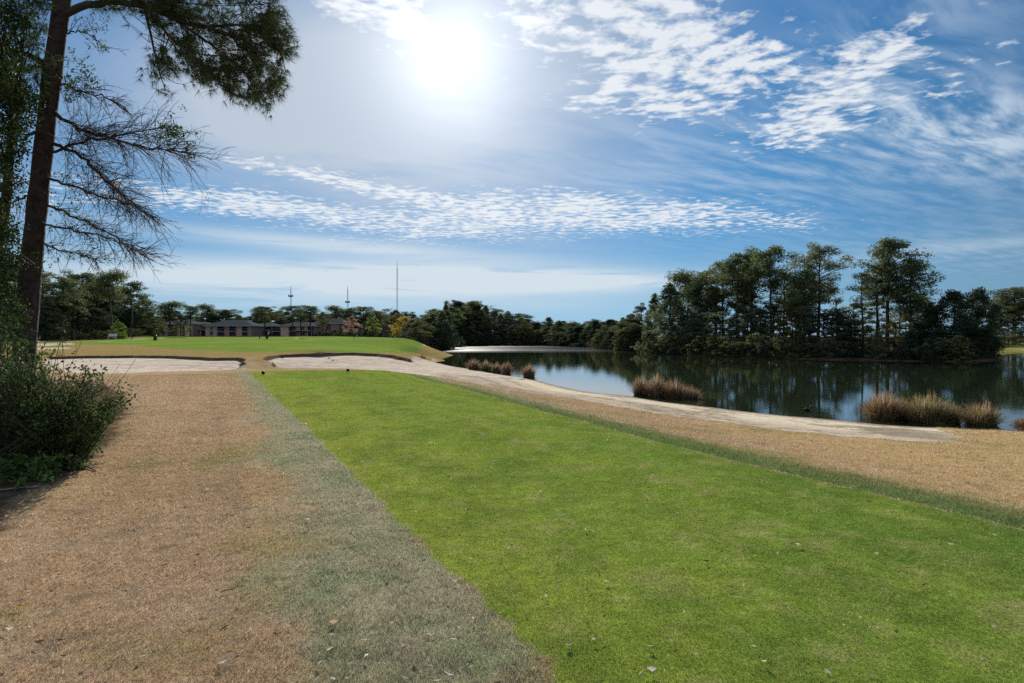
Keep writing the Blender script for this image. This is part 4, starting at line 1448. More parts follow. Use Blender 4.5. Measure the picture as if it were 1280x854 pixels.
tussock('reed_tussock', 'reddish leaning tussock at the left end of the right-hand reeds', 321, 1104, 523, 52, 48, 1100, (1.02, .84, .70), GR)
tussock('reed_tussock', 'low dark tussock tucked behind the reddish leaning one', 322, 1128, 522, 34, 36, 600, (.8, .66, .55), GR)
tussock('reed_tussock', 'large yellow-green tussock with feathery top in the right-hand reeds', 323, 1158, 526, 58, 48, 1200, (1.0, .95, .75), GR, green=.22)
tussock('reed_tussock', 'low drooping tussock right of the large feathery one', 324, 1188, 526, 30, 36, 500, (.9, .82, .62), GR, green=.2)
tussock('reed_tussock', 'round tawny tussock standing alone near the right edge', 325, 1227, 530, 50, 40, 1000, (1.04, .9, .72), GR, green=.08)
tussock('reed_tussock', 'purplish low tussock cut by the right picture edge', 326, 1280, 531, 28, 19, 400, (.95, .66, .62), GR)
tussock('green_weed', 'bright green weed on the mud before the feathery tussock', 331, 1176, 529.5, 17, 7, 260, (1, 1, 1), None, cat='weed', green=1.0)
tussock('green_weed', 'flat dull green weed on the mud right of the bright weed', 332, 1202, 530, 18, 4, 200, (1, 1, 1), None, cat='weed', green=.9)

# ------------------------------------------------------------------ turf blades
def blades():
    g = np.random.default_rng(77)
    N = 950000
    r = np.exp(g.uniform(math.log(2.5), math.log(36), N))
    a = g.uniform(R(-43), R(43), N)
    x, y = r * np.sin(a), r * np.cos(a)
    z = height(x, y)
    c, zone = surface(x, y, z)
    lum = c.sum(1)
    ok = (zone <= 2) & (lum > .18)
    x, y, z, c, zone, r = x[ok], y[ok], z[ok], c[ok], zone[ok], r[ok]
    n = len(x)
    hh = np.array([.016, .026, .022])[zone] * g.uniform(.5, 1.3, n) * (1 + r * .012)
    rightd = (zone == 1) & (x > .5)
    hh[rightd] *= 1.5
    hh[zone != 0] *= (.6 + .55 * sstep(.3, .72, fbm(x * 8.5, y * 8.5 + 20, 3)))[zone != 0]
    w = np.maximum(.0016, r * .00042) * g.uniform(.7, 1.3, n)
    la = g.uniform(0, 2 * math.pi, n)
    lean = np.where(zone == 0, .55, 1.25)[:n] * g.uniform(.3, 1.4, n)
    d = np.stack([np.cos(la) * lean, np.sin(la) * lean, np.ones(n)], 1)
    d = unit(d) * hh[:, None] * np.where(zone == 0, 1.1, 1.45)[:, None]
    s = np.stack([-np.sin(la), np.cos(la), np.zeros(n)], 1)
    tw = unit(s + g.normal(size=(n, 3)) * .5) * w[:, None]
    b = np.stack([x, y, z - .003], 1)
    V = np.stack([b - tw, b + tw, b + d], 1).reshape(-1, 3)
    f = g.uniform(.7, 1.45, (n, 1))
    col = c * f * 1.05
    dead = (zone == 0) & (g.random(n) < .05 + .38 * sstep(.5, .78, fbm(x * 4.5, y * 3.2 + 90, 4)))
    col[dead] = np.array((.36, .31, .14)) * f[dead]
    pale = (zone == 2) & (g.random(n) < .10 + .30 * sstep(.45, .75, fbm(x * 7 + 5, y * 7, 3)))
    col[pale] = np.array((.56, .45, .31)) * f[pale] * .95
    mix = (zone == 1) & (g.random(n) < .35) & (x < 2.5 - .42 * (y - 4))
    col[mix] = np.array((.42, .36, .26)) * f[mix]
    col = np.clip(col, .01, .7)
    for zi, nm in enumerate(('tee_grass', 'fringe_grass', 'dormant_grass')):
        k = zone == zi
        m = int(k.sum())
        me = raw_mesh(nm, V.reshape(n, 3, 3)[k].reshape(-1, 3), [np.arange(m * 3).reshape(-1, 3)], np.repeat(col[k], 3, 0))
        me.materials.append(M['blade'])
        tag(link(bpy.data.objects.new(nm, me)), kind='stuff')


blades()

# ------------------------------------------------------------------ fallen leaves and twigs
def litter():
    g = np.random.default_rng(88)
    mb = MB()
    spots = []
    for k in range(1300):
        r = math.exp(g.uniform(math.log(3), math.log(22)))
        a = g.uniform(R(-38), R(8)) if g.random() < .75 else g.uniform(R(8), R(38))
        spots.append((r * math.sin(a), r * math.cos(a)))
    for k in range(260):                     # thicker under the shrubs
        q = onz(g.uniform(-20, 150), g.uniform(520, 660), 0)
        spots.append((q[0], q[1]))
    P = np.array(spots)
    z = height(P[:, 0], P[:, 1])
    n = len(P)
    C = np.stack([P[:, 0], P[:, 1], z + .026], 1)
    A = unit(np.stack([g.normal(size=n), g.normal(size=n), g.normal(size=n) * .18], 1))
    tones = np.array([(.62, .54, .42), (.46, .33, .20), (.68, .61, .5), (.22, .13, .07), (.56, .48, .34)])[g.integers(0, 5, n)]
    B = unit(np.cross(np.array([0, 0, 1.0]) + g.normal(size=(n, 3)) * .5, A))
    sz = (g.uniform(.018, .062, n) * g.uniform(.6, 1, n))[:, None]
    wd = g.uniform(.10, .30, (n, 1))
    tip = np.array([0, 0, 1.0]) * sz * .12
    V = np.stack([C - A * sz * .5 + tip, C + B * sz * wd, C + A * sz * .5 + tip, C - B * sz * wd], 1).reshape(-1, 3)
    mb.add(V, np.arange(n * 4).reshape(-1, 4), None, np.repeat(tones * g.uniform(.7, 1.15, (n, 1)), 4, 0))
    o = mb.build('leaf_litter', M['litter'])
    tag(o, kind='stuff')


litter()


def leaf(px, py, size, col, rz, label, curl=.3, wide=.34):
    p = onz(px, py, 0)
    mb = MB()
    u = np.linspace(-1, 1, 9)
    wv = wide * np.sqrt(np.clip(1 - u ** 2, 0, 1)) * (1 - .25 * u) + .01
    rows = []
    for s in (-1, -.5, 0, .5, 1):
        rows.append(np.stack([u, s * wv, curl * (u ** 2) * .5 + .35 * (s * wv) ** 2 / wide + .03 * np.sin(7 * u + 3 * s)], 1))
    V = np.stack(rows, 0).reshape(-1, 3) * size * .5
    Q = [(r_ * 9 + i, r_ * 9 + i + 1, (r_ + 1) * 9 + i + 1, (r_ + 1) * 9 + i) for r_ in range(4) for i in range(8)]
    mb.add(V, Q, None, np.tile(col, (45, 1)))
    mb.tube(np.array([[.5, 0, curl * .25], [.62, .02, curl * .3], [.75, .05, curl * .2]]) * size, [.0012, .001, .0008], 4, np.array(col) * .6)
    o = mb.build('fallen_leaf', M['litter'], None, True)
    o.location = (p[0], p[1], gz(p[0], p[1]) + .018)
    o.rotation_euler = (random.uniform(-.25, .25), random.uniform(-.25, .25), rz)
    tag(o, label, 'leaf')


W, T_, B_, O_ = (.62, .56, .46), (.45, .35, .22), (.2, .12, .07), (.5, .24, .06)
for px, py, s, c, rz, lab, cu, wd in [
    (25, 762, .07, O_, .2, 'orange brown leaf low on the left of the brown grass', .5, .4),
    (711, 812, .055, T_, 1.0, 'curled tan leaf near the left edge of the tee', .9, .5),
    (921, 755, .06, W, -.3, 'curved white leaf in the middle of the tee', .7, .18),
    (876, 654, .085, T_, -.5, 'long tan leaf on the tee with the twig beside it', .4, .2),
    (455, 814, .065, B_, .5, 'dark brown curled leaf among white ones at the bottom', .6, .3),
    (541, 797, .045, W, .9, 'white leaf of a close pair at the bottom on the grey fringe', .3, .3),
    (536, 797, .035, W, 1.4, 'smaller white leaf of the close pair on the grey fringe', .3, .35),
    (490, 783, .04, W, 1.5, 'white upright leaf on the grey fringe above the close pair', .3, .25),
    (413, 815, .06, W, 1.3, 'white leaf on the left side of the bottom fringe', .3, .28),
    (438, 833, .045, W, .8, 'white leaf just below the dark brown curled leaf', .3, .25),
    (455, 804, .04, W, .3, 'broad white leaf right above the dark brown leaf', .3, .5),
    (504, 811, .04, W, 1.4, 'narrow white leaf right of the dark brown leaf', .3, .25),
    (608, 796, .035, W, -.2, 'white leaf near the tee edge on the dark soil', .4, .4),
    (561, 847, .07, W, -.8, 'long white leaf at the bottom picture edge', .3, .16),
    (706, 670, .05, W, -.2, 'small white leaf on the tee well above the curled tan leaf', .5, .2),
    (456, 654, .035, W, .4, 'lone white leaf high on the grey fringe', .4, .4),
    (520, 697, .03, W, .1, 'tiny white leaf right of the lone one on the grey fringe', .4, .4),
    (288, 690, .06, T_, .2, 'long pale leaf in the middle of the brown grass', .3, .15),
    (154, 710, .05, W, .6, 'pale leaf on the brown grass left of the middle', .4, .45),
    (361, 786, .04, W, -.6, 'white leaf on the brown grass next to the fringe', .4, .3),
    (256, 769, .05, T_, .5, 'tan leaf on the brown grass below the long pale leaf', .4, .4),
    (222, 718, .05, W, .9, 'white sliver of leaf on the brown grass near the middle', .4, .2),
    (85, 621, .09, T_, .3, 'large tan leaf on the brown grass below the shrub', .4, .25),
    (345, 797, .04, B_, .1, 'dark brown leaf beside the fringe at the bottom', .5, .4),
]:
    leaf(px, py, s, c, rz, lab, cu, wd)


def twig(px, py, L, rz, col, label, th=.004):
    p = onz(px, py, 0)
    g = np.random.default_rng(int(px * 7 + py))
    mb = MB()
    P = np.stack([np.linspace(-.5, .5, 9) * L, np.cumsum(g.normal(0, L * .02, 9)), .012 + .006 * np.abs(g.normal(size=9))], 1)
    mb.tube(P, np.linspace(th, th * .5, 9), 5, col, True)
    mb.tube(np.array([P[5], P[5] + (L * .1, L * .09, .01), P[5] + (L * .2, L * .12, .012)]), [th * .6, th * .5, th * .3], 4, col)
    o = mb.build('fallen_twig', M['litter'], None, True)
    o.location = (p[0], p[1], gz(p[0], p[1]) + .006)
    o.rotation_euler = (0, 0, rz)
    tag(o, label, 'twig')


twig(1000, 692, .26, 2.5, (.42, .30, .18), 'long thin tan twig lying across the right part of the tee')
twig(105, 584, .5, .35, (.45, .38, .30), 'pale bent stick on the dark mulch under the shrub', .009)
twig(30, 612, .5, .5, (.38, .32, .26), 'grey stick at the lower left on the dark mulch', .009)
twig(1122, 717, .14, 2.4, (.40, .30, .2), 'short brown twig at the right of the tee')
twig(293, 740, .16, .7, (.3, .2, .12), 'brown twig on the brown grass beside the fringe')
# ------------------------------------------------------------------ tee markers
M['marker'] = bsdf('dark_marker', (.012, .012, .016), .6, noise=(30, .7, 1.3), spec=.15)


def tee_marker(px, py, label):
    p = onz(px, py, 0)
    z = gz(p[0], p[1])
    e = empty('tee_marker', (p[0], p[1], z))
    tag(e, label, 'tee marker', 'tee markers')
    mb = MB()
    mb.ball((0, 0, .085), .075, 18, 12)
    mb.build('ball', M['marker'], e, True)
    mb = MB()
    mb.tube(np.array([(0, 0, -.05), (0, 0, .0), (0, 0, .03)]), [.008, .01, .02], 8, cap=True)
    mb.build('spike', M['steel'], e, True)


tee_marker(329, 469.5, 'dark round tee marker at the far left corner of the tee')
tee_marker(435, 466.5, 'dark round tee marker in the middle of the far end of the tee')


# dark stones lying in the bunkers
M['stone'] = bsdf('dark_stone', (.06, .05, .045), .9, noise=(6, .6, 1.4))


def stone(px, py, Y, s, label):
    x = (px - 640) / F * Y
    g = np.random.default_rng(int(px * 3))
    mb = MB()
    mb.ball((0, 0, 0), 1, 12, 8)
    V = mb.v[0]
    V *= (1 + .18 * np.sin(V[:, :1] * 3 + px) + .12 * np.cos(V[:, 1:2] * 4 + V[:, 2:] * 3))
    V *= np.array([s, s * .7, s * .5])
    o = mb.build('clod', M['stone'], None, True)
    o.location = (x, Y, gz(x, Y) + s * .15)
    tag(o, label, 'clod')


stone(353, 447, 57, .16, 'dark clod lying under the lip of the right bunker')
stone(411, 446, 58, .11, 'smaller dark clod in the middle of the right bunker')
stone(416, 449, 55.5, .10, 'dark clod low on the sand face of the right bunker')
stone(1009, 518.5, 23.2, .05, 'small dark clod at the water edge near the bird')


# ------------------------------------------------------------------ bird on the water
def bird():
    p = onz(1009, 514, LAKE)
    e = empty('water_bird', (p[0], p[1], LAKE), R(-12), 1.25)
    tag(e, 'small dark water bird floating close to the sandy shore', 'bird')
    mb = MB()
    th = np.linspace(0, 1, 13)
    P = np.array([(-.13, 0, .055), (-.115, 0, .06), (-.08, 0, .05), (-.03, 0, .042), (.03, 0, .042), (.07, 0, .06), (.088, 0, .10), (.092, 0, .135), (.10, 0, .158), (.118, 0, .163), (.132, 0, .158)])
    r = np.array([.004, .018, .04, .054, .054, .042, .026, .02, .024, .022, .006])
    Q = spline(P, 26)
    mb.tube(Q, np.interp(np.linspace(0, 1, 26), np.linspace(0, 1, 11), r), 12, (1, 1, 1), True)
    mb.build('body', M['marker'], e, True)
    mb = MB()
    mb.tube(np.array([(.128, 0, .158), (.15, 0, .153), (.168, 0, .150)]), [.009, .006, .002], 8, cap=True)
    mb.build('beak', bsdf('beak', (.35, .3, .22), .5), e, True)
    for s in (-1, 1):
        mb = MB()
        u = np.linspace(0, 1, 8)
        V = np.concatenate([np.stack([.05 - .17 * u, s * (.05 - .012 * u * u * 3), .085 - .012 * u + .0 * u], 1), np.stack([.05 - .15 * u, s * (.057 - .02 * u), .045 + .02 * u], 1)])
        mb.add(V, [(i, i + 1, 9 + i, 8 + i) for i in range(7)])
        mb.build('wing', M['black'], e, True)


bird()

# ------------------------------------------------------------------ things on the putting green
M['pale'] = bsdf('pale_canvas', (.62, .62, .62), .7)
M['skin'] = bsdf('flagstick', (.7, .68, .6), .5)


def golf_bag_cart(px, Y, label, rz):
    x = (px - 640) / F * Y
    e = empty('golf_bag_cart', (x, Y, gz(x, Y)), rz)
    tag(e, label, 'golf bag')
    mb = MB()
    P = np.array([(0, 0, .14), (.05, 0, .3), (.16, 0, .62), (.2, 0, .72)])
    mb.tube(P, [.15, .16, .17, .155], 14, cap=True)
    mb.box((-.13, -.12, .2), (-.02, .12, .45))
    mb.build('bag', M['black'], e, True)
    for s in (-1, 1):
        mb = MB()
        an = np.linspace(0, 2 * math.pi, 19)
        mb.tube(np.stack([.14 * np.cos(an), np.full(19, s * .27), .15 + .14 * np.sin(an)], 1), .022, 8)
        for k in range(3):
            a = k * math.pi / 3
            mb.tube(np.array([(.13 * math.cos(a), s * .27, .15 + .13 * math.sin(a)), (-.13 * math.cos(a), s * .27, .15 - .13 * math.sin(a))]), .008, 5)
        mb.build('wheel', M['black'], e, True)
    mb = MB()
    mb.tube(np.array([(0, -.27, .15), (0, .27, .15)]), .012, 6)
    mb.tube(np.array([(-.06, 0, .15), (.1, 0, .6), (.3, 0, .95), (.42, 0, .97)]), .014, 6)
    mb.build('frame', M['steel'], e, True)
    mb = MB()
    g = np.random.default_rng(5)
    for k in range(9):
        a = k * .7
        q = np.array([.2 + .07 * math.cos(a), .07 * math.sin(a), .7])
        mb.tube(np.array([q, q + (.07, 0, .2 + .1 * g.random())]), .008, 5)
        mb.ball(q + (.08, 0, .24 + .08 * g.random()), (.05, .03, .035), 8, 6)
    mb.build('clubs', M['pale'], e, True)


golf_bag_cart(333.5, 97, 'dark golf bag on a trolley with pale club tops on the putting green', .6)


def litter_bin(px, Y, label):
    x = (px - 640) / F * Y
    e = empty('litter_bin', (x, Y, gz(x, Y)))
    tag(e, label, 'bin')
    mb = MB()
    t = np.array([(0, 0, .0), (0, 0, .04), (0, 0, .42), (0, 0, .62)])
    mb.tube(t, [.20, .21, .23, .235], 16, cap=True)
    mb.build('body', M['black'], e, True)
    mb = MB()
    mb.tube(np.array([(0, 0, .60), (0, 0, .66), (0, 0, .72), (0, 0, .76)]), [.255, .255, .18, .05], 16, cap=True)
    mb.build('lid', M['black'], e, True)


litter_bin(194, 93, 'black bin standing on the left part of the putting green')


def stake(px, Y, h, mat, label):
    x = (px - 640) / F * Y
    mb = MB()
    mb.box((-.05, -.05, -.1), (.05, .05, h - .06))
    mb.add([(-.05, -.05, h - .06), (.05, -.05, h - .06), (.05, .05, h - .06), (-.05, .05, h - .06), (0, 0, h)], None, [(0, 1, 4), (1, 2, 4), (2, 3, 4), (3, 0, 4)])
    o = mb.build('marker_stake', mat, None)
    o.location = (x, Y, gz(x, Y))
    tag(o, label, 'stake')


M['darkwood'] = bsdf('dark_wood', (.035, .028, .02), .8)
stake(324.5, 100, .62, M['darkwood'], 'dark stake on the putting green left of the golf bag')
stake(442.5, 104, .55, M['darkwood'], 'dark stake on the far edge of the green in front of the pinkish tree')
stake(446.2, 106, .6, bsdf('pale_wood', (.4, .36, .3), .8), 'pale stake beside the dark one at the far edge of the green')
stake(166.5, 90, .16, M['pale'], 'low white marker on the left end of the green')
stake(161.5, 90, .12, M['pale'], 'smaller white marker just left of the other low white one')


# ------------------------------------------------------------------ white bench by the left wood
def bench(px, Y, label, rz):
    x = (px - 640) / F * Y
    e = empty('park_bench', (x, Y, gz(x, Y)), rz)
    tag(e, label, 'bench')
    w = bsdf('white_bench_paint', (.62, .62, .62), .6, noise=(5, .85, 1.1), spec=.1)
    mb = MB()
    for k in range(4):
        mb.box((-.6, -.22 + k * .11, .42), (.6, -.13 + k * .11, .455))
    mb.build('seat', w, e)
    mb = MB()
    for k in range(3):
        mb.box((-.6, .24 + k * .02, .54 + k * .13), (.6, .27 + k * .02, .64 + k * .13))
    mb.build('backrest', w, e)
    for sx in (-1, 1):
        for y0, h in ((-.17, .418), (.21, .86)):
            mb = MB()
            mb.tube(np.array([(sx * .5, y0, -.05), (sx * .5, y0, .2), (sx * .5, y0 + (.06 if h > .5 else 0), h)]), .028, 8, cap=True)
            mb.build('leg', w, e, True)


bench(140, 103, 'small white bench at the foot of the left wood', .1)

# ------------------------------------------------------------------ radio masts far behind the trees
def radio_mast(px, Y, top, label, platform=None, r=.9, guys=False):
    x = (px - 640) / F * Y
    z0 = gz(x, Y)
    h = EYE + (HOR - top) / F * Y - z0
    e = empty('radio_mast', (x, Y, z0))
    tag(e, label, 'radio mast', 'radio masts on the skyline')
    mb = MB()
    tap = lambda z: r * (1 - .45 * z / h)
    for k in range(3):
        a = k * 2.094 + .3
        mb.tube(np.array([(tap(z) * math.cos(a), tap(z) * math.sin(a), z) for z in np.linspace(0, h * .9, 8)]), r * .16, 5)
    nb = int(h * .9 / (r * 2.2))
    for i in range(nb):
        z, z2 = i * h * .9 / nb, (i + 1) * h * .9 / nb
        for k in range(3):
            a, b = k * 2.094 + .3, (k + 1) * 2.094 + .3
            if i % 2:
                a, b = b, a
            mb.tube(np.array([(tap(z) * math.cos(a), tap(z) * math.sin(a), z), (tap(z2) * math.cos(b), tap(z2) * math.sin(b), z2)]), r * .09, 3)
    mb.build('lattice', M['steel'], e)
    mb = MB()
    mb.tube(np.array([(0, 0, h * .89), (0, 0, h * .95), (0, 0, h)]), [r * .3, r * .22, r * .1], 6, cap=True)
    mb.build('antenna', M['steel'], e)
    if platform:
        zp = EYE + (HOR - platform) / F * Y - z0
        mb = MB()
        mb.tube(np.array([(0, 0, zp - .5), (0, 0, zp), (0, 0, zp + .3)]), [r * 1.2, r * 2.3, r * 2.3], 12, cap=True)
        for k in range(9):
            a = k * 2 * math.pi / 9
            c, s = math.cos(a) * r * 2.4, math.sin(a) * r * 2.4
            mb.box((c - r * .3, s - r * .3, zp - r * .6), (c + r * .3, s + r * .3, zp + r * 1.6))
        mb.build('platform', M['steel'], e)


radio_mast(363.5, 620, 357, 'short radio mast with a platform above the left buildings', 370.5, .8)
radio_mast(434.5, 640, 357, 'short radio mast with a low platform above the domed pines', 378, .8)
radio_mast(496.5, 760, 326, 'tallest radio mast, a plain thin line above the golden tree', None, .85)

# ------------------------------------------------------------------ apartment buildings behind the green
M['wall_tan'] = bsdf('tan_wall', (.46, .31, .21), .9, noise=(2.5, .85, 1.12))
M['wall_pale'] = bsdf('pale_wall', (.56, .43, .32), .9, noise=(2.5, .85, 1.12))
M['wall_mauve'] = bsdf('mauve_wall', (.32, .21, .165), .9, noise=(2.5, .85, 1.12))
M['screen'] = bsdf('dark_screen', (.022, .022, .03), .6, noise=(4, .6, 1.3))
M['roof_teal'] = bsdf('grey_teal_roof', (.085, .098, .092), .8, noise=(3, .8, 1.15), spec=.0)
M['roof_grey'] = bsdf('grey_roof', (.085, .085, .08), .8, noise=(3, .8, 1.15), spec=.0)
M['trim'] = bsdf('pale_trim', (.40, .38, .36), .8, spec=.05)
M['glass'] = bsdf('window_glass', (.02, .025, .03), .08, spec=.6)


def building(Y, segs, eave, ridge, roof, label, depth=11):
    """segs: (px0, px1, kind) along the front; kinds: tan pale mauve (wall), bal (two-storey screened balcony), gap (recess)"""
    U = Y / F
    x0, x1 = (segs[0][0] - 640) * U, (segs[-1][1] - 640) * U
    z0 = gz((x0 + x1) / 2, Y) - .4
    ze = EYE + (HOR - eave) * U - z0
    e = empty('apartment_building', ((x0 + x1) / 2, Y, z0))
    tag(e, label, 'building', 'apartment buildings behind the green')
    ox = (x0 + x1) / 2
    mb = MB()
    mb.box((x0 - ox, 1.6, 0), (x1 - ox, depth, ze))
    mb.build('core_wall', M['wall_mauve'], e)
    for a, b, k in segs:
        a, b = (a - 640) * U - ox, (b - 640) * U - ox
        if k in ('tan', 'pale', 'mauve'):
            mb = MB()
            mb.box((a + .01, 0, 0), (b - .01, 1.6 - .003, ze - .004))
            w = mb.build('wall', M['wall_' + k], e)
            if b - a > 2.6:
                for zf in (.22, .66):
                    wx = (a + b) / 2
                    mb = MB()
                    mb.box((wx - .62, -.07, ze * zf - .1), (wx + .62, .0 - .003, ze * zf + 1.3))
                    f = mb.build('window_frame', M['trim'], w)
                    mb = MB()
                    mb.box((wx - .52, -.09, ze * zf), (wx - .03, -.074, ze * zf + 1.2))
                    mb.box((wx + .03, -.09, ze * zf), (wx + .52, -.074, ze * zf + 1.2))
                    mb.build('pane', M['glass'], w)
        elif k == 'bal':
            mb = MB()
            mb.box((a + .01, .9, .05), (b - .01, 1.55, ze - .05))
            s = mb.build('balcony', M['screen'], e)
            mb = MB()
            for zf in (.02, .5):
                mb.box((a + .02, -.15, ze * zf), (b - .02, .897, ze * zf + .16))
            mb.build('balcony_floor', M['trim'], s)
            mb = MB()
            for zf in (.02, .5):
                for q in (.55, 1.0):
                    mb.box((a + .03, -.13, ze * zf + q), (b - .03, -.08, ze * zf + q + .05))
                nb = max(2, int((b - a) / .35))
                for j in range(nb + 1):
                    xx = a + .04 + (b - a - .1) * j / nb
                    mb.box((xx, -.12, ze * zf + .17), (xx + .025, -.09, ze * zf + .99))
            mb.build('railing', M['steel'], s)
            mb = MB()
            npst = max(2, int((b - a) / 2.2) + 1)
            for j in range(npst):
                xx = a + .03 + (b - a - .2) * j / (npst - 1)
                mb.box((xx, -.07, .05), (xx + .13, .06, ze - .06))
            mb.build('posts', M['wall_mauve'], s)
        elif k == 'porch':
            mb = MB()
            mb.box((a, -2.6, ze * .60), (b, 1.59, ze * .60 + .22))
            s = mb.build('porch_roof', M['trim'], e)
            mb = MB()
            for xx in (a + .1, (a + b) / 2, b - .25):
                mb.box((xx, -2.5, 0), (xx + .14, -2.36, ze * .60 - .003))
            mb.build('porch_post', M['trim'], s)
    # hipped roof with overhang and fascia
    zr = EYE + (HOR - ridge) * U - z0
    o_ = .7
    X0, X1, Y0, Y1 = x0 - ox - o_, x1 - ox + o_, -o_, depth + o_
    ins = min((X1 - X0) * .32, (Y1 - Y0) / 2)
    ym = (Y0 + Y1) / 2
    mb = MB()
    mb.add([(X0, Y0, ze + .22), (X1, Y0, ze + .22), (X1, Y1, ze + .22), (X0, Y1, ze + .22), (X0 + ins, ym, zr), (X1 - ins, ym, zr)],
           [(0, 1, 5, 4), (2, 3, 4, 5)], [(1, 2, 5), (3, 0, 4)])
    rf = mb.build('roof', M[roof], e)
    mb = MB()
    mb.box((X0 + .02, Y0 + .02, ze), (X1 - .02, Y1 - .02, ze + .216))
    mb.build('fascia', M['trim'], rf)
    return e


building(205, [(203, 209, 'mauve'), (209, 222, 'bal'), (222, 227, 'tan'), (227, 231, 'bal'), (231, 238, 'pale')], 405.5, 399.5, 'roof_grey', 'leftmost apartment block half hidden behind the olive tree')
building(212, [(238, 249, 'bal'), (249, 250, 'pale'), (250, 257, 'bal'), (244, 256, 'porch')], 405.5, 402.5, 'roof_grey', 'narrow balcony block between the leftmost block and the teal roof', 8)
building(203, [(257, 271, 'tan'), (271, 281, 'bal'), (281, 286, 'mauve'), (286, 295.5, 'bal'), (295.5, 302, 'tan'), (302, 310, 'bal'), (310, 314, 'mauve')], 408, 399.5, 'roof_teal', 'apartment block with a grey teal hipped roof in the middle')
building(215, [(316, 320, 'mauve'), (320, 330, 'mauve'), (330, 340, 'bal'), (340, 351, 'bal'), (331, 339, 'porch')], 408, 403, 'roof_grey', 'dark balconied block right of the teal roof')
building(209, [(351, 361, 'pale'), (361, 370, 'bal'), (370, 373, 'mauve'), (373, 384, 'tan'), (384, 390, 'bal'), (368, 388, 'porch')], 408, 402, 'roof_grey', 'pale block with a white porch roof on thin posts')
building(218, [(391, 398, 'bal'), (398, 408, 'mauve'), (408, 414, 'bal'), (414, 424, 'mauve'), (424, 432, 'bal')], 405, 397.5, 'roof_grey', 'rightmost apartment block behind bare twiggy trees')

# ------------------------------------------------------------------ sky and sun
EXPOSURE = 1.0
SUN_EL, SUN_AZ = R(22.5), math.atan2(565 - 640, F)      # azimuth from +Y towards +X
sd = Vector((math.sin(SUN_AZ) * math.cos(SUN_EL), math.cos(SUN_AZ) * math.cos(SUN_EL), math.sin(SUN_EL)))


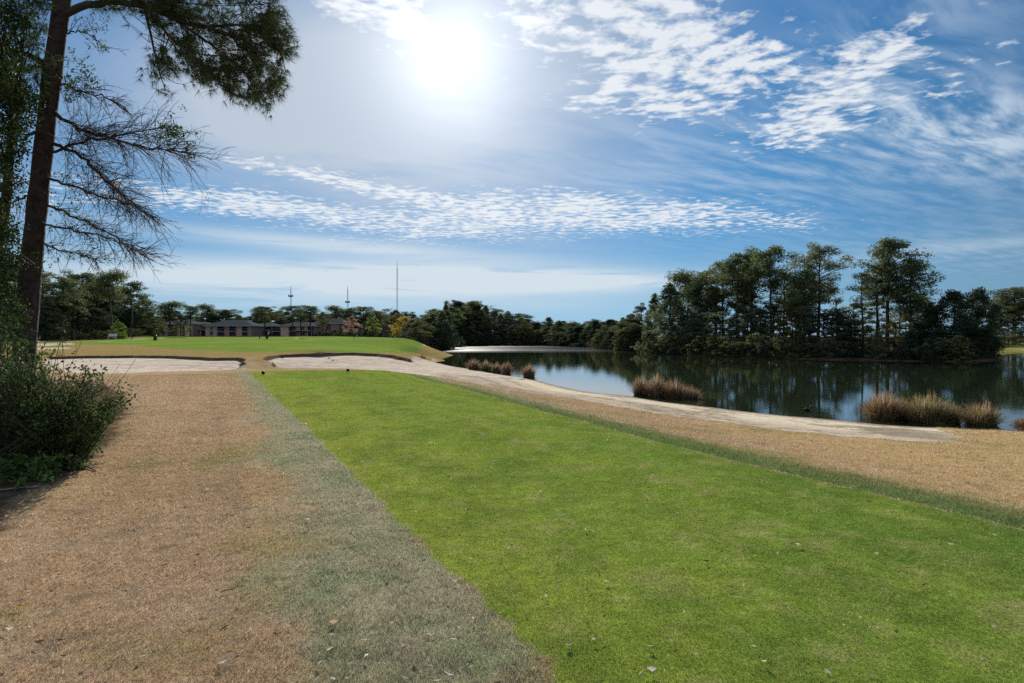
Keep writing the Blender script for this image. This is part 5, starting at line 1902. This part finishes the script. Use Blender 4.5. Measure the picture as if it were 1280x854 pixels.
def sky():
    w = bpy.data.worlds.new('World')
    scene.world = w
    w.use_nodes = True
    nt = w.node_tree
    nt.nodes.clear()
    g = NT(nt)
    out = g.node('ShaderNodeOutputWorld')
    bg = g.node('ShaderNodeBackground')
    st = g.node('ShaderNodeTexSky', sky_type='NISHITA')
    st.sun_disc = False
    st.sun_elevation = SUN_EL
    st.sun_rotation = SUN_AZ
    st.altitude = 0
    st.air_density = 1.0
    st.dust_density = .0
    st.ozone_density = 2.0
    S = .05
    d = g.vmath('NORMALIZE', g.node('ShaderNodeTexCoord').outputs['Generated'])
    sx = g.node('ShaderNodeSeparateXYZ')
    g.put(sx.inputs[0], d)
    x, y, z = sx.outputs
    ca = g.vmath('DOT_PRODUCT', d, tuple(sd), out=1)
    ang = g.math('ARCCOSINE', g.math('MINIMUM', ca, .999999))          # radians from the sun
    az = g.math('ARCTAN2', x, y)
    el = g.math('ARCSINE', z)

    def blob(a0, e0, sa, se, rot=0.0):
        """soft elliptical patch in azimuth / elevation (degrees)"""
        da, de = g.math('SUBTRACT', az, R(a0)), g.math('SUBTRACT', el, R(e0))
        c, s = math.cos(R(rot)), math.sin(R(rot))
        u = g.math('ADD', g.math('MULTIPLY', da, c / R(sa)), g.math('MULTIPLY', de, s / R(sa)))
        v = g.math('ADD', g.math('MULTIPLY', da, -s / R(se)), g.math('MULTIPLY', de, c / R(se)))
        q = g.math('ADD', g.math('MULTIPLY', u, u), g.math('MULTIPLY', v, v))
        return g.math('POWER', 2.718, g.math('MULTIPLY', q, -1.0))

    def total(*a):
        t = a[0]
        for b in a[1:]:
            t = g.math('ADD', t, b)
        return t
    # cloud layer seen as a plane overhead
    zz = g.math('MAXIMUM', z, .015)
    pl = g.node('ShaderNodeCombineXYZ')
    g.put(pl.inputs[0], g.math('DIVIDE', x, zz))
    g.put(pl.inputs[1], g.math('DIVIDE', y, zz))
    pl = pl.outputs[0]
    wv = g.noise(pl, 1.4, 2.0, .5, 'Color')
    plw = g.vmath('ADD', pl, g.vmath('SCALE', g.vmath('SUBTRACT', wv, (.5, .5, .5)), .22))
    # puffs (altocumulus)
    puff = g.noise(g.vmath('ADD', plw, (3.1, 1.7, 0)), 12.5, 5.0, .56)
    big = g.noise(g.vmath('ADD', pl, (.4, .5, 0)), 2.6, 3.0, .55)

    def w_(k, *a):
        return g.math('MULTIPLY', blob(*a), k)
    covA = total(w_(1.45, 8.5, 25.2, 10, 5.0, -12), w_(1.05, 14.5, 19.3, 4.5, 2.2, 10), w_(.62, 6.3, 18.4, 2.6, 1.0, -8), w_(.6, 9.0, 19.9, 1.6, .8, 0), w_(.72, 24.5, 18.0, 5.5, 2.2, 22), w_(.62, 29, 20.5, 5.0, 1.6, 32), w_(.62, 24, 15.6, 4.8, 1.5, 12), w_(.45, 33, 17.5, 4, 1.2, 25), w_(.5, 20, 20.5, 3, 1.5, 0), w_(.16, 27, 19, 11, 5, 20),
                 w_(1.25, -11.5, 25.3, 5.5, 1.9, -22), w_(1.1, -13, 27.5, 4.5, 2, -10))
    covB = total(w_(1.0, -16.5, 12.9, 7.5, .75, -6), w_(.85, -7, 11.3, 5, .6, -6), w_(1.2, -21, 10.4, 7.5, 1.0, -2), w_(.95, -6.5, 9.2, 11, 1.6, 0), w_(.85, 3.5, 10.9, 7.5, 1.7, -6), w_(.85, 13, 9.9, 8.5, 1.6, -4), w_(.45, 22, 8.9, 5, .9, -6), w_(.5, -33, 10, 7, 2.2))
    cov = g.math('MINIMUM', total(covA, covB), 1.0)
    thr = g.math('SUBTRACT', .70, g.math('MULTIPLY', cov, .34))
    thr = g.math('SUBTRACT', thr, g.math('MULTIPLY', g.math('SUBTRACT', big, .5), .38))
    pden = g.math('MULTIPLY', g.math('SUBTRACT', puff, thr), 5.0, clamp=True)
    pden = g.math('MULTIPLY', pden, g.rng(cov, .04, .3))
    # streaky cirrus
    rot = g.node('ShaderNodeVectorRotate', rotation_type='Z_AXIS')
    g.put(rot.inputs['Vector'], plw)
    rot.inputs['Angle'].default_value = R(-38)
    ci = g.noise(g.vmath('MULTIPLY', rot.outputs[0], (.7, 3.0, 1)), 1.9, 6.0, .62)
    cic = total(w_(1.3, 33, 14.6, 6, 2.6, -18), w_(.42, 30, 22, 9, 4, 25), w_(.34, 10, 15, 24, 5), w_(.35, 30, 6, 12, 1.6), w_(.3, 20, 12, 20, 4), w_(.5, 70, 20, 25, 15), w_(.5, -70, 20, 25, 15))
    cden = g.math('MULTIPLY', g.math('MULTIPLY', g.rng(ci, .36, .70), cic), .95, clamp=True)
    # smooth low stratus bands
    stn = g.noise(g.vmath('MULTIPLY', d, (5.0, 5.0, 60.0)), 1.0, 5.0, .62, dist=.6)
    stc = total(w_(1.35, -16, 4.6, 18, 1.5, 0), w_(1.2, -1, 4.8, 14, 1.1, -1), w_(.35, 9, 4.7, 6, .6, -2), w_(.85, -14, 7.4, 13, .65, -3), w_(.22, -12, 2.6, 20, .8), w_(.15, 4, 2.6, 8, .5), w_(.28, 33, 6.3, 6, .5, 3), w_(.6, -60, 8, 25, 8), w_(.4, 60, 10, 20, 5))
    sden = g.math('MULTIPLY', g.math('MULTIPLY', g.rng(stn, .18, .55), stc), .95, clamp=True)
    # thin veil round the sun, brighter towards it as thin cloud scatters forward
    veil = g.math('MULTIPLY', g.math('ADD', g.math('MULTIPLY', g.rng(ang, .46, .06), .95), w_(1.0, -19, 17.5, 12, 5.0)), g.rng(g.noise(plw, 1.1, 4.0), .25, .65, .62, 1.0), clamp=True)
    halo = g.math('ADD', g.math('MULTIPLY', g.math('POWER', 2.718, g.math('MULTIPLY', g.math('POWER', g.math('DIVIDE', ang, .10), 2.0), -1.0)), .28),
                  g.math('MULTIPLY', g.math('POWER', 2.718, g.math('MULTIPLY', ang, -13.0)), .52))
    K = .5 / S
    ramp = g.node('ShaderNodeValToRGB')
    g.put(ramp.inputs[0], g.math('DIVIDE', el, R(90), clamp=True))
    cr = ramp.color_ramp
    stops = [(0, (.36, .62, .82)), (4, (.22, .50, .77)), (9, (.095, .34, .67)), (18, (.072, .262, .565)), (30, (.058, .195, .47)), (70, (.05, .17, .45))]
    while len(cr.elements) < len(stops):
        cr.elements.new(.5)
    for e_, (p_, c_) in zip(cr.elements, stops):
        e_.position = p_ / 90
        e_.color = (*c_, 1)
    grad = g.vmath('SCALE', ramp.outputs[0], g.math('MULTIPLY', g.math('ADD', g.rng(ang, .25, 1.0, 1.0, .52), g.rng(ang, 1.1, 1.9, 0.0, .6)), K))  # dims away from the sun, then raised behind the camera to fill shaded sides
    base = g.mix(SKY_MIX, st.outputs[0], grad)

    def lit(col, extra):
        cc = g.node('ShaderNodeCombineColor')
        for i in range(3):
            g.put(cc.inputs[i], g.math('MULTIPLY', g.math('ADD', col[i], extra), K))
        return cc.outputs[0]
    c = g.mix(g.math('MULTIPLY', veil, .9), base, lit(VEIL, 0.0))
    c = g.mix(g.math('MULTIPLY', g.rng(y, .0, -.5), g.rng(g.noise(plw, 1.6, 4.0), .3, .65, .3, .85)), c, lit((.66, .68, .70), 0.0))  # unseen white cloud cover behind the camera, added to lighten and whiten the shade
    c = g.mix(cden, c, lit(CIRR, g.math('MULTIPLY', halo, .3)))
    c = g.mix(sden, c, lit(STRA, g.math('MULTIPLY', halo, .2)))
    c = g.mix(g.math('MULTIPLY', pden, .92), c, lit(PUFF, g.math('MULTIPLY', halo, .25)))
    hh = lit((0, 0, 0), halo)
    c = g.mix(1.0, c, hh, 'ADD')
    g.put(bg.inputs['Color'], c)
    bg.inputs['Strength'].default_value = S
    nt.links.new(bg.outputs[0], out.inputs[0])
    w.cycles.sampling_method = 'MANUAL'
    w.cycles.sample_map_resolution = 512


SKY_MIX = .96

VEIL = (.54, .61, .70)
CIRR = (.50, .62, .76)
STRA = (.64, .74, .82)
PUFF = (.82, .86, .90)
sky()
L = bpy.data.lights.new('sun', 'SUN')
L.energy = 4.0
L.angle = R(.53)
L.color = (1, .95, .87)
so = bpy.data.objects.new('sun', L)
so.rotation_euler = (-sd).to_track_quat('-Z', 'Y').to_euler()
link(so)

# ------------------------------------------------------------------ camera and output
cam = bpy.data.cameras.new('camera')
cam.sensor_width = 36
cam.lens = F / 1280 * 36
cam.clip_start = .05
cam.clip_end = 6000
co = bpy.data.objects.new('camera', cam)
co.location = (0, 0, EYE)
co.rotation_euler = (math.pi / 2 - PITCH, 0, 0)
link(co)
scene.camera = co
scene.view_settings.view_transform = 'Standard'
scene.view_settings.look = 'None'
scene.view_settings.exposure = EXPOSURE if 'EXPOSURE' in globals() else 0.0
scene.view_settings.gamma = 1
scene.cycles.max_bounces = 6
scene.cycles.diffuse_bounces = 4
scene.cycles.transmission_bounces = 4
scene.cycles.glossy_bounces = 3
scene.cycles.sample_clamp_indirect = 6
scene.cycles.use_denoising = False
scene.cycles.denoiser = 'OPENIMAGEDENOISE'
scene.cycles.denoising_input_passes = 'RGB_ALBEDO_NORMAL'
scene.cycles.denoising_prefilter = 'ACCURATE'
